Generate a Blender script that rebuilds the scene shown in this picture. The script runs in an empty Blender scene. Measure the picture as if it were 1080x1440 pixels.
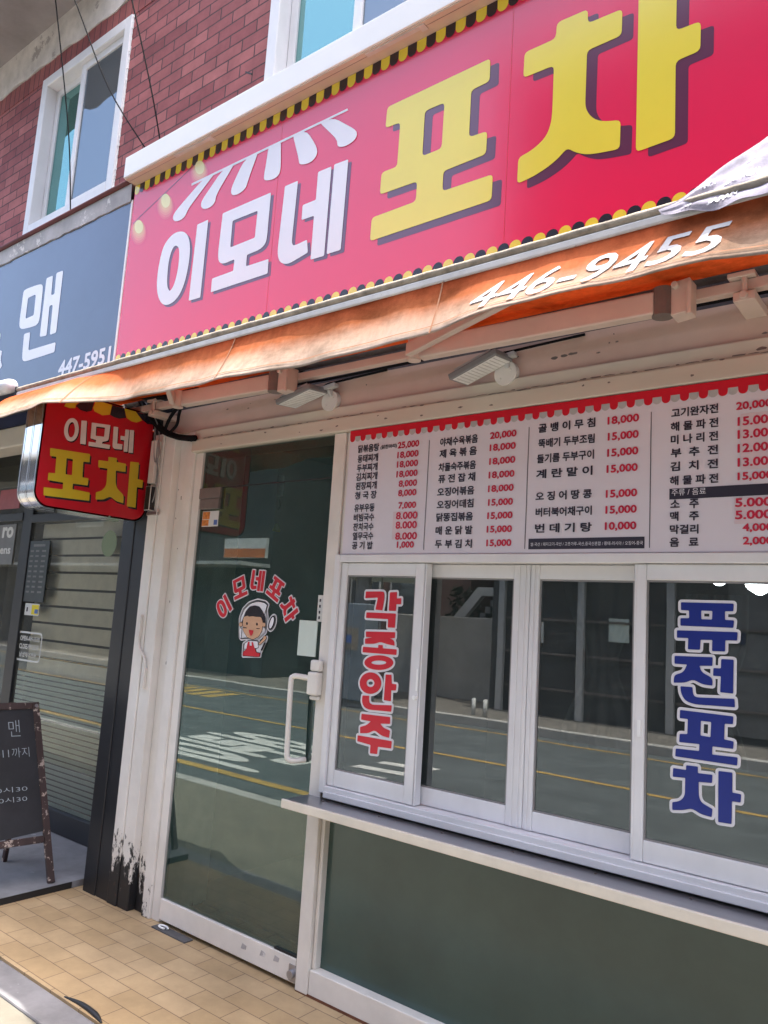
import bpy, bmesh, math, random
from mathutils import Matrix, Vector
from mathutils.geometry import delaunay_2d_cdt
random.seed(7)
R = math.radians
SC = bpy.context.scene
COL = SC.collection

# ---------------------------------------------------------------- camera, sky, sun, exposure
cam_d = bpy.data.cameras.new('camera')
cam = bpy.data.objects.new('camera', cam_d); COL.objects.link(cam)
cam_d.sensor_fit = 'VERTICAL'; cam_d.sensor_height = 36.0; cam_d.sensor_width = 27.0
cam_d.lens = 27.025; cam_d.clip_start = 0.05; cam_d.clip_end = 500
cam.matrix_world = Matrix(((0.78446615, 0.0383644, 0.61898387, 0.0),
                           (0.6170374, -0.14849996, -0.77279532, -2.415),
                           (0.06227125, 0.98816797, -0.14016546, 1.46),
                           (0, 0, 0, 1)))
SC.camera = cam
SC.view_settings.view_transform = 'Standard'; SC.view_settings.look = 'None'
SC.view_settings.exposure = 2.28; SC.view_settings.gamma = 1.0
SUN = Vector((0.20, 0.075, 1.0)).normalized()          # towards the sun
SUN_EL = math.asin(SUN.z); SUN_AZ = math.atan2(SUN.x, SUN.y)
world = bpy.data.worlds.new('World'); SC.world = world; world.use_nodes = True
wn = world.node_tree; bg = wn.nodes['Background']
sky = wn.nodes.new('ShaderNodeTexSky'); sky.sky_type = 'NISHITA'; sky.sun_disc = False
sky.sun_elevation = SUN_EL; sky.sun_rotation = SUN_AZ; sky.dust_density = 6.0; sky.air_density = 1.0
wn.links.new(sky.outputs[0], bg.inputs[0]); bg.inputs[1].default_value = 0.15
sd = bpy.data.lights.new('sun', 'SUN'); sd.energy = 2.3; sd.angle = R(0.53); sd.color = (1.0, 0.96, 0.90)
sun = bpy.data.objects.new('sun', sd); COL.objects.link(sun)
sun.rotation_euler = SUN.to_track_quat('Z', 'Y').to_euler()
SC.cycles.max_bounces = 10; SC.cycles.transparent_max_bounces = 16
SC.cycles.glossy_bounces = 5; SC.cycles.caustics_reflective = False

GL={'s_i':[[(-3.3517,3.4617),(-3.3074,3.4391),(-3.2761,3.4002),(-3.2581,3.3486),(-3.2536,3.2877),(-3.2584,3.2228),(-3.2724,3.1538),(-3.299,3.1007),(-3.3391,3.0668),(-3.3882,3.0543),(-3.4362,3.0614),(-3.478,3.0906),(-3.5102,3.1418),(-3.5267,3.2001),(-3.53,3.2695),(-3.5211,3.343),(-3.5053,3.408),(-3.4691,3.4465),(-3.415,3.4693)],[(-3.381,3.3883),(-3.3545,3.3643),(-3.3461,3.3183),(-3.3445,3.2575),(-3.3545,3.1931),(-3.3727,3.1474),(-3.399,3.1321),(-3.4227,3.1556),(-3.433,3.1984),(-3.4381,3.2606),(-3.4366,3.3146),(-3.4241,3.3658),(-3.4039,3.3891)],[(-3.2159,3.46),(-3.126,3.4617),(-3.1277,3.0363),(-3.2228,3.0393)]],'s_mo':[[(-3.0115,3.4624),(-2.6572,3.4647),(-2.6576,3.2296),(-2.6657,3.2017),(-2.699,3.1834),(-2.7922,3.1806),(-2.7913,3.121),(-2.6328,3.1182),(-2.6304,3.0446),(-3.0463,3.0453),(-3.0459,3.1193),(-2.8851,3.1209),(-2.8843,3.181),(-2.9625,3.1777),(-2.9932,3.1886),(-3.0131,3.2127),(-3.0178,3.2585)],[(-2.9269,3.397),(-2.743,3.3958),(-2.7458,3.257),(-2.9254,3.2543)]],'s_ne':[[(-2.5623,3.4658),(-2.4756,3.4656),(-2.4832,3.1698),(-2.4778,3.1479),(-2.4638,3.1396),(-2.3836,3.147),(-2.3721,3.0818),(-2.4858,3.0584),(-2.5226,3.0646),(-2.5522,3.0834),(-2.5676,3.1102),(-2.5747,3.1442)],[(-2.3475,3.4665),(-2.2652,3.4656),(-2.2679,3.0392),(-2.3513,3.042),(-2.3515,3.2538),(-2.4302,3.2554),(-2.4311,3.3297),(-2.3479,3.3298)],[(-2.2488,3.4689),(-2.1648,3.4651),(-2.1702,3.0415),(-2.2527,3.0426)]],'s_po':[[(-1.959,3.635),(-1.4527,3.64),(-1.4509,3.5415),(-1.5336,3.5384),(-1.5334,3.338),(-1.4509,3.3327),(-1.4522,3.2377),(-1.6463,3.2335),(-1.6462,3.1482),(-1.4175,3.1439),(-1.4183,3.0393),(-2.006,3.0365),(-2.0043,3.1418),(-1.7751,3.1448),(-1.7743,3.2319),(-1.9684,3.2354),(-1.9668,3.3355),(-1.8843,3.3344),(-1.8826,3.5347),(-1.9627,3.5384)],[(-1.7556,3.5366),(-1.6596,3.5358),(-1.6613,3.3368),(-1.7559,3.336)]],'s_cha':[[(-1.1735,3.66),(-1.055,3.6559),(-1.0535,3.5993),(-0.9279,3.5945),(-0.9287,3.4935),(-1.0535,3.4922),(-1.0549,3.3047),(-1.0541,3.2752),(-1.0427,3.2453),(-1.0197,3.2147),(-0.985,3.1927),(-0.9258,3.1762),(-0.927,3.0707),(-1.0165,3.0844),(-1.0513,3.0953),(-1.087,3.1151),(-1.1186,3.143),(-1.1517,3.1147),(-1.1952,3.093),(-1.2549,3.0761),(-1.3127,3.0704),(-1.3116,3.1744),(-1.2667,3.1812),(-1.2291,3.1978),(-1.1998,3.2206),(-1.1847,3.2598),(-1.1802,3.3029),(-1.1806,3.49),(-1.3044,3.4933),(-1.3031,3.5974),(-1.1774,3.5969)],[(-0.8716,3.6436),(-0.7433,3.634),(-0.7452,3.4248),(-0.6672,3.4219),(-0.6685,3.3176),(-0.7455,3.3148),(-0.7454,3.044),(-0.8721,3.0394)]],'s_line':[[(-3.3023,3.708),(-3.3044,3.7217),(-2.1939,3.7219),(-2.1876,3.7106)]],'s_stripes':[[(-3.2071,3.7142),(-3.1153,3.7129),(-3.3123,3.5756),(-3.3311,3.5362),(-3.3879,3.527),(-3.434,3.5444),(-3.4448,3.5737),(-3.4196,3.6015)],[(-3.0443,3.7167),(-2.957,3.7154),(-3.0823,3.583),(-3.0819,3.5431),(-3.1242,3.5249),(-3.1805,3.5357),(-3.2028,3.5614),(-3.198,3.5916)],[(-2.8773,3.7159),(-2.7811,3.7124),(-2.8356,3.5867),(-2.8454,3.5479),(-2.89,3.5321),(-2.9414,3.5362),(-2.9654,3.5621),(-2.9536,3.6011)],[(-2.7043,3.7149),(-2.6164,3.7113),(-2.6006,3.5613),(-2.6171,3.5321),(-2.6633,3.53),(-2.7088,3.5426),(-2.7205,3.5606),(-2.7131,3.6171)],[(-2.5347,3.7139),(-2.4475,3.7124),(-2.3649,3.5927),(-2.3622,3.5527),(-2.3954,3.5308),(-2.4388,3.5346),(-2.4765,3.5476),(-2.4827,3.5781)],[(-2.3573,3.7122),(-2.2764,3.709),(-2.1214,3.5853),(-2.126,3.5495),(-2.1638,3.5365),(-2.2035,3.5368),(-2.2384,3.5526),(-2.2402,3.5861)]],'s_bulbs':[[(-3.7241,3.5935),(-3.7276,3.6051),(-3.7338,3.6168),(-3.7423,3.6277),(-3.7526,3.6373),(-3.7639,3.6447),(-3.7756,3.6495),(-3.7867,3.6513),(-3.7966,3.6501),(-3.8045,3.6458),(-3.8099,3.6388),(-3.8123,3.6295),(-3.8118,3.6186),(-3.8082,3.6069),(-3.8018,3.5951),(-3.7931,3.5841),(-3.7827,3.5746),(-3.7713,3.5673),(-3.7598,3.5627),(-3.7487,3.561),(-3.739,3.5624),(-3.7313,3.5667),(-3.726,3.5736),(-3.7236,3.5828)],[(-3.4861,3.6785),(-3.4895,3.6902),(-3.4955,3.702),(-3.5037,3.7131),(-3.5138,3.7229),(-3.5249,3.7305),(-3.5363,3.7356),(-3.5473,3.7376),(-3.557,3.7365),(-3.5649,3.7324),(-3.5703,3.7254),(-3.5728,3.7162),(-3.5724,3.7052),(-3.569,3.6934),(-3.5628,3.6815),(-3.5544,3.6703),(-3.5442,3.6606),(-3.5331,3.6531),(-3.5217,3.6482),(-3.5108,3.6463),(-3.5012,3.6475),(-3.4935,3.6517),(-3.4883,3.6586),(-3.4857,3.6677)],[(-3.206,3.7818),(-3.209,3.7932),(-3.2146,3.8048),(-3.2225,3.8158),(-3.2321,3.8254),(-3.2428,3.8332),(-3.2538,3.8384),(-3.2644,3.8407),(-3.2739,3.8399),(-3.2816,3.8362),(-3.287,3.8297),(-3.2896,3.8208),(-3.2894,3.8103),(-3.2862,3.7988),(-3.2805,3.7871),(-3.2724,3.7761),(-3.2627,3.7664),(-3.252,3.7588),(-3.241,3.7538),(-3.2305,3.7516),(-3.2212,3.7525),(-3.2136,3.7563),(-3.2084,3.7627),(-3.2058,3.7715)]],'s_cord':[[(-3.8317,3.6423),(-3.7641,3.6709),(-3.5303,3.7484),(-3.3825,3.7998),(-3.2459,3.8486),(-3.062,3.907)]],'l_man':[[(-5.0774,3.5123),(-5.0444,3.5235),(-4.8496,3.5134),(-4.8202,3.4974),(-4.8094,3.474),(-4.7984,3.2501),(-4.8216,3.2279),(-4.8629,3.2225),(-5.0228,3.2328),(-5.0639,3.2528),(-5.0766,3.2878)],[(-4.9988,3.4497),(-4.8959,3.4507),(-4.8869,3.3044),(-4.9961,3.3011)],[(-4.7787,3.535),(-4.6957,3.5349),(-4.6875,3.3966),(-4.6466,3.3964),(-4.6563,3.5415),(-4.572,3.5387),(-4.5614,3.1224),(-4.6382,3.1214),(-4.6495,3.326),(-4.6908,3.3278),(-4.6797,3.1248),(-4.7677,3.1326)],[(-4.9863,3.1946),(-4.9033,3.1915),(-4.8969,3.064),(-4.5509,3.0574),(-4.55,2.9927),(-4.908,2.9923),(-4.9485,3.0008),(-4.9725,3.0256)]],'l_frag':[[(-5.5821,3.2607),(-5.4699,3.2885),(-5.349,3.275),(-5.3298,3.2475),(-5.3375,3.206),(-5.4437,3.1966)],[(-5.5733,3.1613),(-5.4379,3.1763),(-5.2734,3.1263),(-5.2827,3.0639),(-5.2441,3.0201),(-5.2698,2.9906),(-5.3949,3.0257)]],'l_tel':[[(-4.4555,2.8496),(-3.9162,2.902),(-3.9183,2.8591),(-4.4615,2.8422)]],'w_gak':[[(-1.99,1.5734),(-1.9012,1.5757),(-1.8931,1.5676),(-1.8934,1.5408),(-1.8996,1.5008),(-1.9349,1.5028),(-1.9278,1.5397),(-1.9274,1.5505),(-1.991,1.5466)],[(-1.8669,1.5732),(-1.8322,1.5755),(-1.8315,1.5501),(-1.8093,1.5522),(-1.8087,1.5283),(-1.8316,1.5275),(-1.8321,1.5016),(-1.8674,1.5011)],[(-1.9797,1.4901),(-1.8313,1.4916),(-1.832,1.4368),(-1.8673,1.4358),(-1.868,1.4684),(-1.9811,1.4679)]],'w_jong':[[(-1.9765,1.4142),(-1.8295,1.4198),(-1.829,1.3976),(-1.8531,1.3946),(-1.8313,1.388),(-1.828,1.3679),(-1.8634,1.3711),(-1.8997,1.3783),(-1.9283,1.3687),(-1.9768,1.3654),(-1.9786,1.3858),(-1.9429,1.3929),(-1.9747,1.3929)],[(-1.9861,1.3536),(-1.9083,1.3542),(-1.9093,1.3661),(-1.8864,1.3667),(-1.8854,1.3544),(-1.8168,1.355),(-1.817,1.3334),(-1.9867,1.3317)],[(-1.8291,1.3038),(-1.8321,1.3108),(-1.8397,1.317),(-1.8514,1.322),(-1.8666,1.3253),(-1.8841,1.3268),(-1.903,1.3264),(-1.9218,1.3239),(-1.9393,1.3197),(-1.9543,1.314),(-1.9656,1.3071),(-1.9725,1.2996),(-1.9744,1.2919),(-1.9712,1.2847),(-1.9632,1.2784),(-1.9509,1.2734),(-1.9352,1.2702),(-1.9173,1.2689),(-1.8984,1.2696),(-1.8798,1.2722),(-1.8627,1.2765),(-1.8483,1.2822),(-1.8375,1.289),(-1.831,1.2963)],[(-1.864,1.3009),(-1.8654,1.3029),(-1.8692,1.3045),(-1.8752,1.3057),(-1.8828,1.3064),(-1.8918,1.3065),(-1.9013,1.306),(-1.9109,1.3049),(-1.9198,1.3034),(-1.9274,1.3015),(-1.9332,1.2993),(-1.9368,1.2971),(-1.9379,1.2949),(-1.9364,1.2929),(-1.9325,1.2913),(-1.9265,1.2901),(-1.9186,1.2894),(-1.9096,1.2894),(-1.9,1.2899),(-1.8905,1.291),(-1.8817,1.2925),(-1.8743,1.2944),(-1.8686,1.2965),(-1.8651,1.2987)]],'w_an':[[(-1.8822,1.221),(-1.8848,1.2315),(-1.891,1.2409),(-1.9003,1.2487),(-1.912,1.2542),(-1.9255,1.2572),(-1.9398,1.2574),(-1.9539,1.2547),(-1.9669,1.2493),(-1.9779,1.2416),(-1.986,1.232),(-1.9907,1.2214),(-1.9916,1.2103),(-1.9888,1.1996),(-1.9823,1.1901),(-1.9728,1.1824),(-1.9607,1.1769),(-1.9471,1.1742),(-1.9328,1.1743),(-1.9189,1.1772),(-1.9062,1.1827),(-1.8955,1.1903),(-1.8877,1.1997),(-1.8831,1.2102)],[(-1.9165,1.2176),(-1.9175,1.2215),(-1.9197,1.2249),(-1.9232,1.2277),(-1.9275,1.2297),(-1.9324,1.2308),(-1.9376,1.2308),(-1.9427,1.2298),(-1.9474,1.2279),(-1.9513,1.2251),(-1.9542,1.2216),(-1.9559,1.2178),(-1.9563,1.2138),(-1.9553,1.2099),(-1.953,1.2064),(-1.9495,1.2036),(-1.9452,1.2016),(-1.9402,1.2006),(-1.935,1.2006),(-1.9299,1.2016),(-1.9253,1.2036),(-1.9214,1.2064),(-1.9185,1.2099),(-1.9168,1.2137)],[(-1.8635,1.2557),(-1.8352,1.2573),(-1.8308,1.2237),(-1.8081,1.2236),(-1.8093,1.2003),(-1.8319,1.1989),(-1.8305,1.1578),(-1.8649,1.1581)],[(-1.9723,1.1644),(-1.9385,1.167),(-1.9376,1.142),(-1.9214,1.1344),(-1.8246,1.1432),(-1.8258,1.1191),(-1.9353,1.114),(-1.961,1.1204),(-1.9741,1.1403)]],'w_ju':[[(-1.9713,1.0941),(-1.829,1.0989),(-1.8282,1.0737),(-1.8748,1.0686),(-1.8599,1.0558),(-1.8263,1.0487),(-1.829,1.0218),(-1.8665,1.0249),(-1.9013,1.041),(-1.931,1.0254),(-1.9725,1.0197),(-1.9745,1.043),(-1.9428,1.0542),(-1.9223,1.0709),(-1.972,1.0717)],[(-1.9843,1.0101),(-1.8145,1.0116),(-1.8154,0.9842),(-1.8794,0.9816),(-1.8814,0.9538),(-1.9167,0.9516),(-1.9169,0.9831),(-1.9843,0.9875)]],'w_pyu':[[(-0.7479,1.5724),(-0.5976,1.5736),(-0.5986,1.5515),(-0.6214,1.5505),(-0.6214,1.5254),(-0.5968,1.5251),(-0.5987,1.5035),(-0.7488,1.5021),(-0.749,1.5244),(-0.7236,1.5256),(-0.7238,1.5484),(-0.7477,1.5489)],[(-0.6887,1.5498),(-0.6567,1.5501),(-0.6576,1.5246),(-0.6886,1.5242)],[(-0.759,1.4875),(-0.587,1.4918),(-0.5884,1.4675),(-0.6205,1.4664),(-0.6214,1.434),(-0.6574,1.4329),(-0.6565,1.4651),(-0.6903,1.4634),(-0.6917,1.4339),(-0.7265,1.433),(-0.7252,1.4663),(-0.7588,1.4653)]],'w_jeon':[[(-0.7655,1.4106),(-0.6559,1.415),(-0.6563,1.3899),(-0.6929,1.3874),(-0.6865,1.3688),(-0.6558,1.3552),(-0.6562,1.3333),(-0.6839,1.3341),(-0.711,1.3465),(-0.7334,1.3342),(-0.7673,1.3309),(-0.7665,1.354),(-0.7386,1.3642),(-0.7287,1.3879),(-0.7653,1.3874)],[(-0.6319,1.4118),(-0.5979,1.4126),(-0.5994,1.3166),(-0.6347,1.3168),(-0.6328,1.3623),(-0.6544,1.3618),(-0.6534,1.3842),(-0.6328,1.385)],[(-0.7474,1.3227),(-0.7124,1.3237),(-0.7108,1.3013),(-0.7009,1.2949),(-0.5957,1.3024),(-0.5943,1.2789),(-0.7057,1.2744),(-0.733,1.2813),(-0.7457,1.3026)]],'w_po':[[(-0.7479,1.2535),(-0.599,1.2527),(-0.6,1.2309),(-0.6224,1.2295),(-0.6238,1.1859),(-0.5982,1.1832),(-0.5996,1.1625),(-0.6558,1.1615),(-0.6567,1.1386),(-0.5877,1.141),(-0.5891,1.1186),(-0.7608,1.1178),(-0.7595,1.1404),(-0.6928,1.1429),(-0.6919,1.1626),(-0.7496,1.1602),(-0.7483,1.1843),(-0.7264,1.1863),(-0.7252,1.2297),(-0.7487,1.2293)],[(-0.6883,1.2294),(-0.6593,1.2296),(-0.6611,1.1864),(-0.6891,1.1875)]],'w_cha':[[(-0.7292,1.0971),(-0.696,1.0985),(-0.6959,1.0801),(-0.6557,1.082),(-0.6566,1.0593),(-0.6938,1.0562),(-0.6932,1.0144),(-0.6849,0.9991),(-0.6554,0.9881),(-0.6573,0.9655),(-0.6872,0.9676),(-0.7123,0.9795),(-0.7357,0.9692),(-0.7679,0.964),(-0.7681,0.9859),(-0.7458,0.9926),(-0.7321,1.0097),(-0.7315,1.061),(-0.7673,1.0583),(-0.7665,1.0832),(-0.7291,1.0834)],[(-0.6392,1.0957),(-0.6015,1.0972),(-0.6021,1.0429),(-0.5788,1.0424),(-0.5803,1.0198),(-0.603,1.0192),(-0.604,0.9574),(-0.6399,0.9557)]],'b_imone':[[(-0.471,2.3),(-0.473,2.315),(-0.478,2.328),(-0.484,2.339),(-0.493,2.346),(-0.502,2.35),(-0.512,2.349),(-0.522,2.345),(-0.531,2.337),(-0.538,2.325),(-0.543,2.312),(-0.546,2.297),(-0.546,2.282),(-0.544,2.267),(-0.539,2.254),(-0.532,2.244),(-0.524,2.236),(-0.515,2.233),(-0.505,2.233),(-0.495,2.237),(-0.486,2.245),(-0.479,2.256),(-0.474,2.269),(-0.471,2.284)],[(-0.491,2.295),(-0.492,2.305),(-0.495,2.313),(-0.498,2.321),(-0.502,2.326),(-0.506,2.329),(-0.511,2.329),(-0.515,2.326),(-0.519,2.322),(-0.523,2.315),(-0.525,2.306),(-0.526,2.297),(-0.526,2.287),(-0.525,2.277),(-0.522,2.268),(-0.519,2.261),(-0.515,2.256),(-0.511,2.253),(-0.506,2.253),(-0.502,2.255),(-0.498,2.26),(-0.494,2.267),(-0.492,2.275),(-0.491,2.285)],[(-0.463,2.349),(-0.434,2.354),(-0.426,2.235),(-0.456,2.233)],[(-0.407,2.352),(-0.304,2.364),(-0.305,2.282),(-0.339,2.268),(-0.338,2.259),(-0.293,2.262),(-0.294,2.241),(-0.411,2.232),(-0.412,2.253),(-0.373,2.256),(-0.373,2.27),(-0.404,2.272)],[(-0.381,2.338),(-0.332,2.344),(-0.332,2.296),(-0.378,2.291)],[(-0.285,2.361),(-0.259,2.364),(-0.254,2.278),(-0.224,2.281),(-0.223,2.253),(-0.267,2.247),(-0.279,2.255)],[(-0.216,2.362),(-0.194,2.365),(-0.19,2.248),(-0.213,2.245),(-0.216,2.304),(-0.239,2.302),(-0.24,2.323),(-0.215,2.325)],[(-0.19,2.366),(-0.165,2.369),(-0.158,2.248),(-0.184,2.246)]],'b_pocha':[[(-0.603,2.179),(-0.396,2.193),(-0.394,2.151),(-0.427,2.148),(-0.422,2.07),(-0.389,2.071),(-0.389,2.034),(-0.468,2.03),(-0.467,2.003),(-0.373,2.001),(-0.371,1.96),(-0.607,1.948),(-0.611,1.987),(-0.516,1.993),(-0.518,2.026),(-0.596,2.024),(-0.597,2.06),(-0.564,2.063),(-0.568,2.143),(-0.6,2.141)],[(-0.516,2.147),(-0.483,2.148),(-0.478,2.07),(-0.511,2.068)],[(-0.295,2.2),(-0.246,2.203),(-0.245,2.183),(-0.19,2.184),(-0.188,2.142),(-0.244,2.138),(-0.237,2.07),(-0.223,2.045),(-0.183,2.021),(-0.181,1.978),(-0.226,1.983),(-0.259,2.002),(-0.293,1.979),(-0.338,1.972),(-0.341,2.008),(-0.306,2.024),(-0.288,2.054),(-0.293,2.139),(-0.344,2.136),(-0.347,2.172),(-0.292,2.177)],[(-0.167,2.201),(-0.115,2.206),(-0.112,2.118),(-0.079,2.117),(-0.079,2.076),(-0.111,2.075),(-0.106,1.966),(-0.159,1.966)]],'b_black':[[(-0.5,2.413),(-0.455,2.506),(-0.385,2.526),(-0.406,2.462),(-0.414,2.412),(-0.441,2.399),(-0.473,2.4)],[(-0.307,2.502),(-0.294,2.523),(-0.241,2.534),(-0.235,2.515),(-0.219,2.423),(-0.257,2.41),(-0.287,2.41),(-0.311,2.417)],[(-0.167,2.515),(-0.152,2.52),(-0.095,2.52),(-0.034,2.469),(-0.042,2.427),(-0.091,2.423),(-0.121,2.437)]],'b_yellow':[[(-0.56,2.397),(-0.53,2.485),(-0.455,2.506),(-0.501,2.42),(-0.502,2.402),(-0.532,2.395)],[(-0.399,2.467),(-0.381,2.524),(-0.298,2.522),(-0.307,2.502),(-0.313,2.417),(-0.354,2.403),(-0.4,2.412),(-0.409,2.427)],[(-0.235,2.515),(-0.232,2.526),(-0.176,2.52),(-0.167,2.515),(-0.123,2.433),(-0.155,2.414),(-0.187,2.413),(-0.216,2.424)],[(-0.095,2.52),(-0.069,2.515),(-0.032,2.47)]],'c_back':[[(-2.7432,1.3922),(-2.7486,1.4327),(-2.7305,1.4767),(-2.6936,1.5052),(-2.6356,1.5206),(-2.5825,1.5135),(-2.5628,1.5),(-2.5715,1.4762),(-2.5622,1.4414),(-2.562,1.3975),(-2.5657,1.3754),(-2.6009,1.347),(-2.645,1.3332),(-2.6959,1.341),(-2.7254,1.3347),(-2.7367,1.343)],[(-2.7055,1.2602),(-2.7097,1.3178),(-2.6721,1.3381),(-2.6133,1.3418),(-2.595,1.3255),(-2.5779,1.3441),(-2.556,1.3586),(-2.5549,1.3499),(-2.5817,1.2958),(-2.5896,1.2821),(-2.588,1.2692)],[(-2.5088,1.4181),(-2.5129,1.4075),(-2.5187,1.3982),(-2.5256,1.3911),(-2.5329,1.387),(-2.5399,1.3862),(-2.546,1.3888),(-2.5504,1.3946),(-2.5529,1.403),(-2.553,1.4131),(-2.5509,1.4241),(-2.5467,1.4348),(-2.5409,1.4441),(-2.5339,1.4512),(-2.5266,1.4552),(-2.5196,1.456),(-2.5136,1.4533),(-2.5092,1.4475),(-2.5068,1.4391),(-2.5067,1.429)]],'c_scarf':[[(-2.7383,1.406),(-2.739,1.4377),(-2.7167,1.4749),(-2.6797,1.5012),(-2.6345,1.5117),(-2.5881,1.5066),(-2.571,1.4984),(-2.5779,1.476),(-2.5846,1.4514),(-2.7287,1.4111)],[(-2.7403,1.3856),(-2.7268,1.3863),(-2.7247,1.3392),(-2.736,1.343)]],'c_hair':[[(-2.7349,1.4062),(-2.7165,1.4478),(-2.7088,1.4662),(-2.6846,1.4875),(-2.6522,1.4945),(-2.6187,1.4899),(-2.5932,1.4687),(-2.5717,1.441),(-2.5668,1.3841),(-2.587,1.4182)]],'c_face':[[(-2.722,1.4114),(-2.7168,1.4396),(-2.6893,1.4454),(-2.6854,1.4411),(-2.6591,1.4441),(-2.6324,1.4426),(-2.6024,1.4431),(-2.587,1.4182),(-2.5892,1.3829),(-2.6085,1.3553),(-2.6458,1.3398),(-2.6835,1.3485),(-2.7139,1.3758)],[(-2.7237,1.4041),(-2.7245,1.3991),(-2.728,1.3953),(-2.7332,1.3937),(-2.7388,1.3947),(-2.7432,1.3981),(-2.7454,1.403),(-2.7446,1.408),(-2.7411,1.4118),(-2.7358,1.4134),(-2.7302,1.4124),(-2.7258,1.4089)],[(-2.5693,1.4103),(-2.5701,1.4054),(-2.5734,1.4017),(-2.5784,1.4002),(-2.5836,1.4012),(-2.5878,1.4045),(-2.5898,1.4092),(-2.589,1.4141),(-2.5857,1.4178),(-2.5807,1.4194),(-2.5754,1.4184),(-2.5713,1.415)],[(-2.6047,1.3248),(-2.5782,1.3463),(-2.5763,1.3573),(-2.5641,1.3624),(-2.5552,1.3521),(-2.5678,1.3404),(-2.5974,1.3187)]],'c_dark':[[(-2.686,1.4096),(-2.6866,1.4054),(-2.6893,1.4026),(-2.693,1.4024),(-2.6963,1.4049),(-2.698,1.409),(-2.6974,1.4133),(-2.6947,1.416),(-2.691,1.4162),(-2.6877,1.4137)],[(-2.6186,1.4108),(-2.6192,1.4066),(-2.6218,1.4039),(-2.6255,1.4037),(-2.6287,1.4062),(-2.6304,1.4102),(-2.6298,1.4144),(-2.6271,1.4172),(-2.6235,1.4173),(-2.6203,1.4149)],[(-2.7161,1.3923),(-2.691,1.3914),(-2.6906,1.3879),(-2.7156,1.3887)],[(-2.6262,1.3927),(-2.6034,1.3931),(-2.603,1.3896),(-2.6258,1.3892)],[(-2.567,1.3339),(-2.5554,1.3325),(-2.575,1.2941),(-2.5869,1.2963)],[(-2.5112,1.4184),(-2.515,1.4086),(-2.5203,1.4),(-2.5265,1.3934),(-2.533,1.3895),(-2.5392,1.3887),(-2.5445,1.3911),(-2.5484,1.3964),(-2.5504,1.4042),(-2.5504,1.4136),(-2.5484,1.4238),(-2.5446,1.4337),(-2.5393,1.4423),(-2.5331,1.4489),(-2.5265,1.4527),(-2.5203,1.4534),(-2.5151,1.451),(-2.5113,1.4456),(-2.5092,1.4379),(-2.5092,1.4285)]],'c_white':[[(-2.5186,1.4195),(-2.5215,1.4117),(-2.5251,1.4048),(-2.5292,1.3995),(-2.5334,1.3963),(-2.5372,1.3955),(-2.5403,1.3973),(-2.5424,1.4013),(-2.5432,1.4073),(-2.5427,1.4147),(-2.5409,1.4227),(-2.5381,1.4305),(-2.5344,1.4374),(-2.5303,1.4427),(-2.5261,1.4459),(-2.5223,1.4466),(-2.5193,1.4449),(-2.5172,1.4408),(-2.5164,1.4348),(-2.5169,1.4274)],[(-2.6977,1.3186),(-2.6715,1.3337),(-2.6123,1.334),(-2.6057,1.3072),(-2.6278,1.3013),(-2.6425,1.3135),(-2.6687,1.3117),(-2.6769,1.2978),(-2.6985,1.2941)]],'c_red':[[(-2.7027,1.2648),(-2.7014,1.2805),(-2.6796,1.2932),(-2.68,1.3065),(-2.6743,1.3291),(-2.6644,1.3297),(-2.6618,1.3099),(-2.6455,1.3111),(-2.6512,1.3306),(-2.6412,1.329),(-2.6321,1.3098),(-2.6221,1.2973),(-2.6172,1.2845),(-2.5896,1.2821),(-2.5912,1.2689),(-2.6168,1.2661)]],'c_mouth':[[(-2.6758,1.3824),(-2.6418,1.3808),(-2.6473,1.3618),(-2.6576,1.3545),(-2.6689,1.365)]]}
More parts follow.
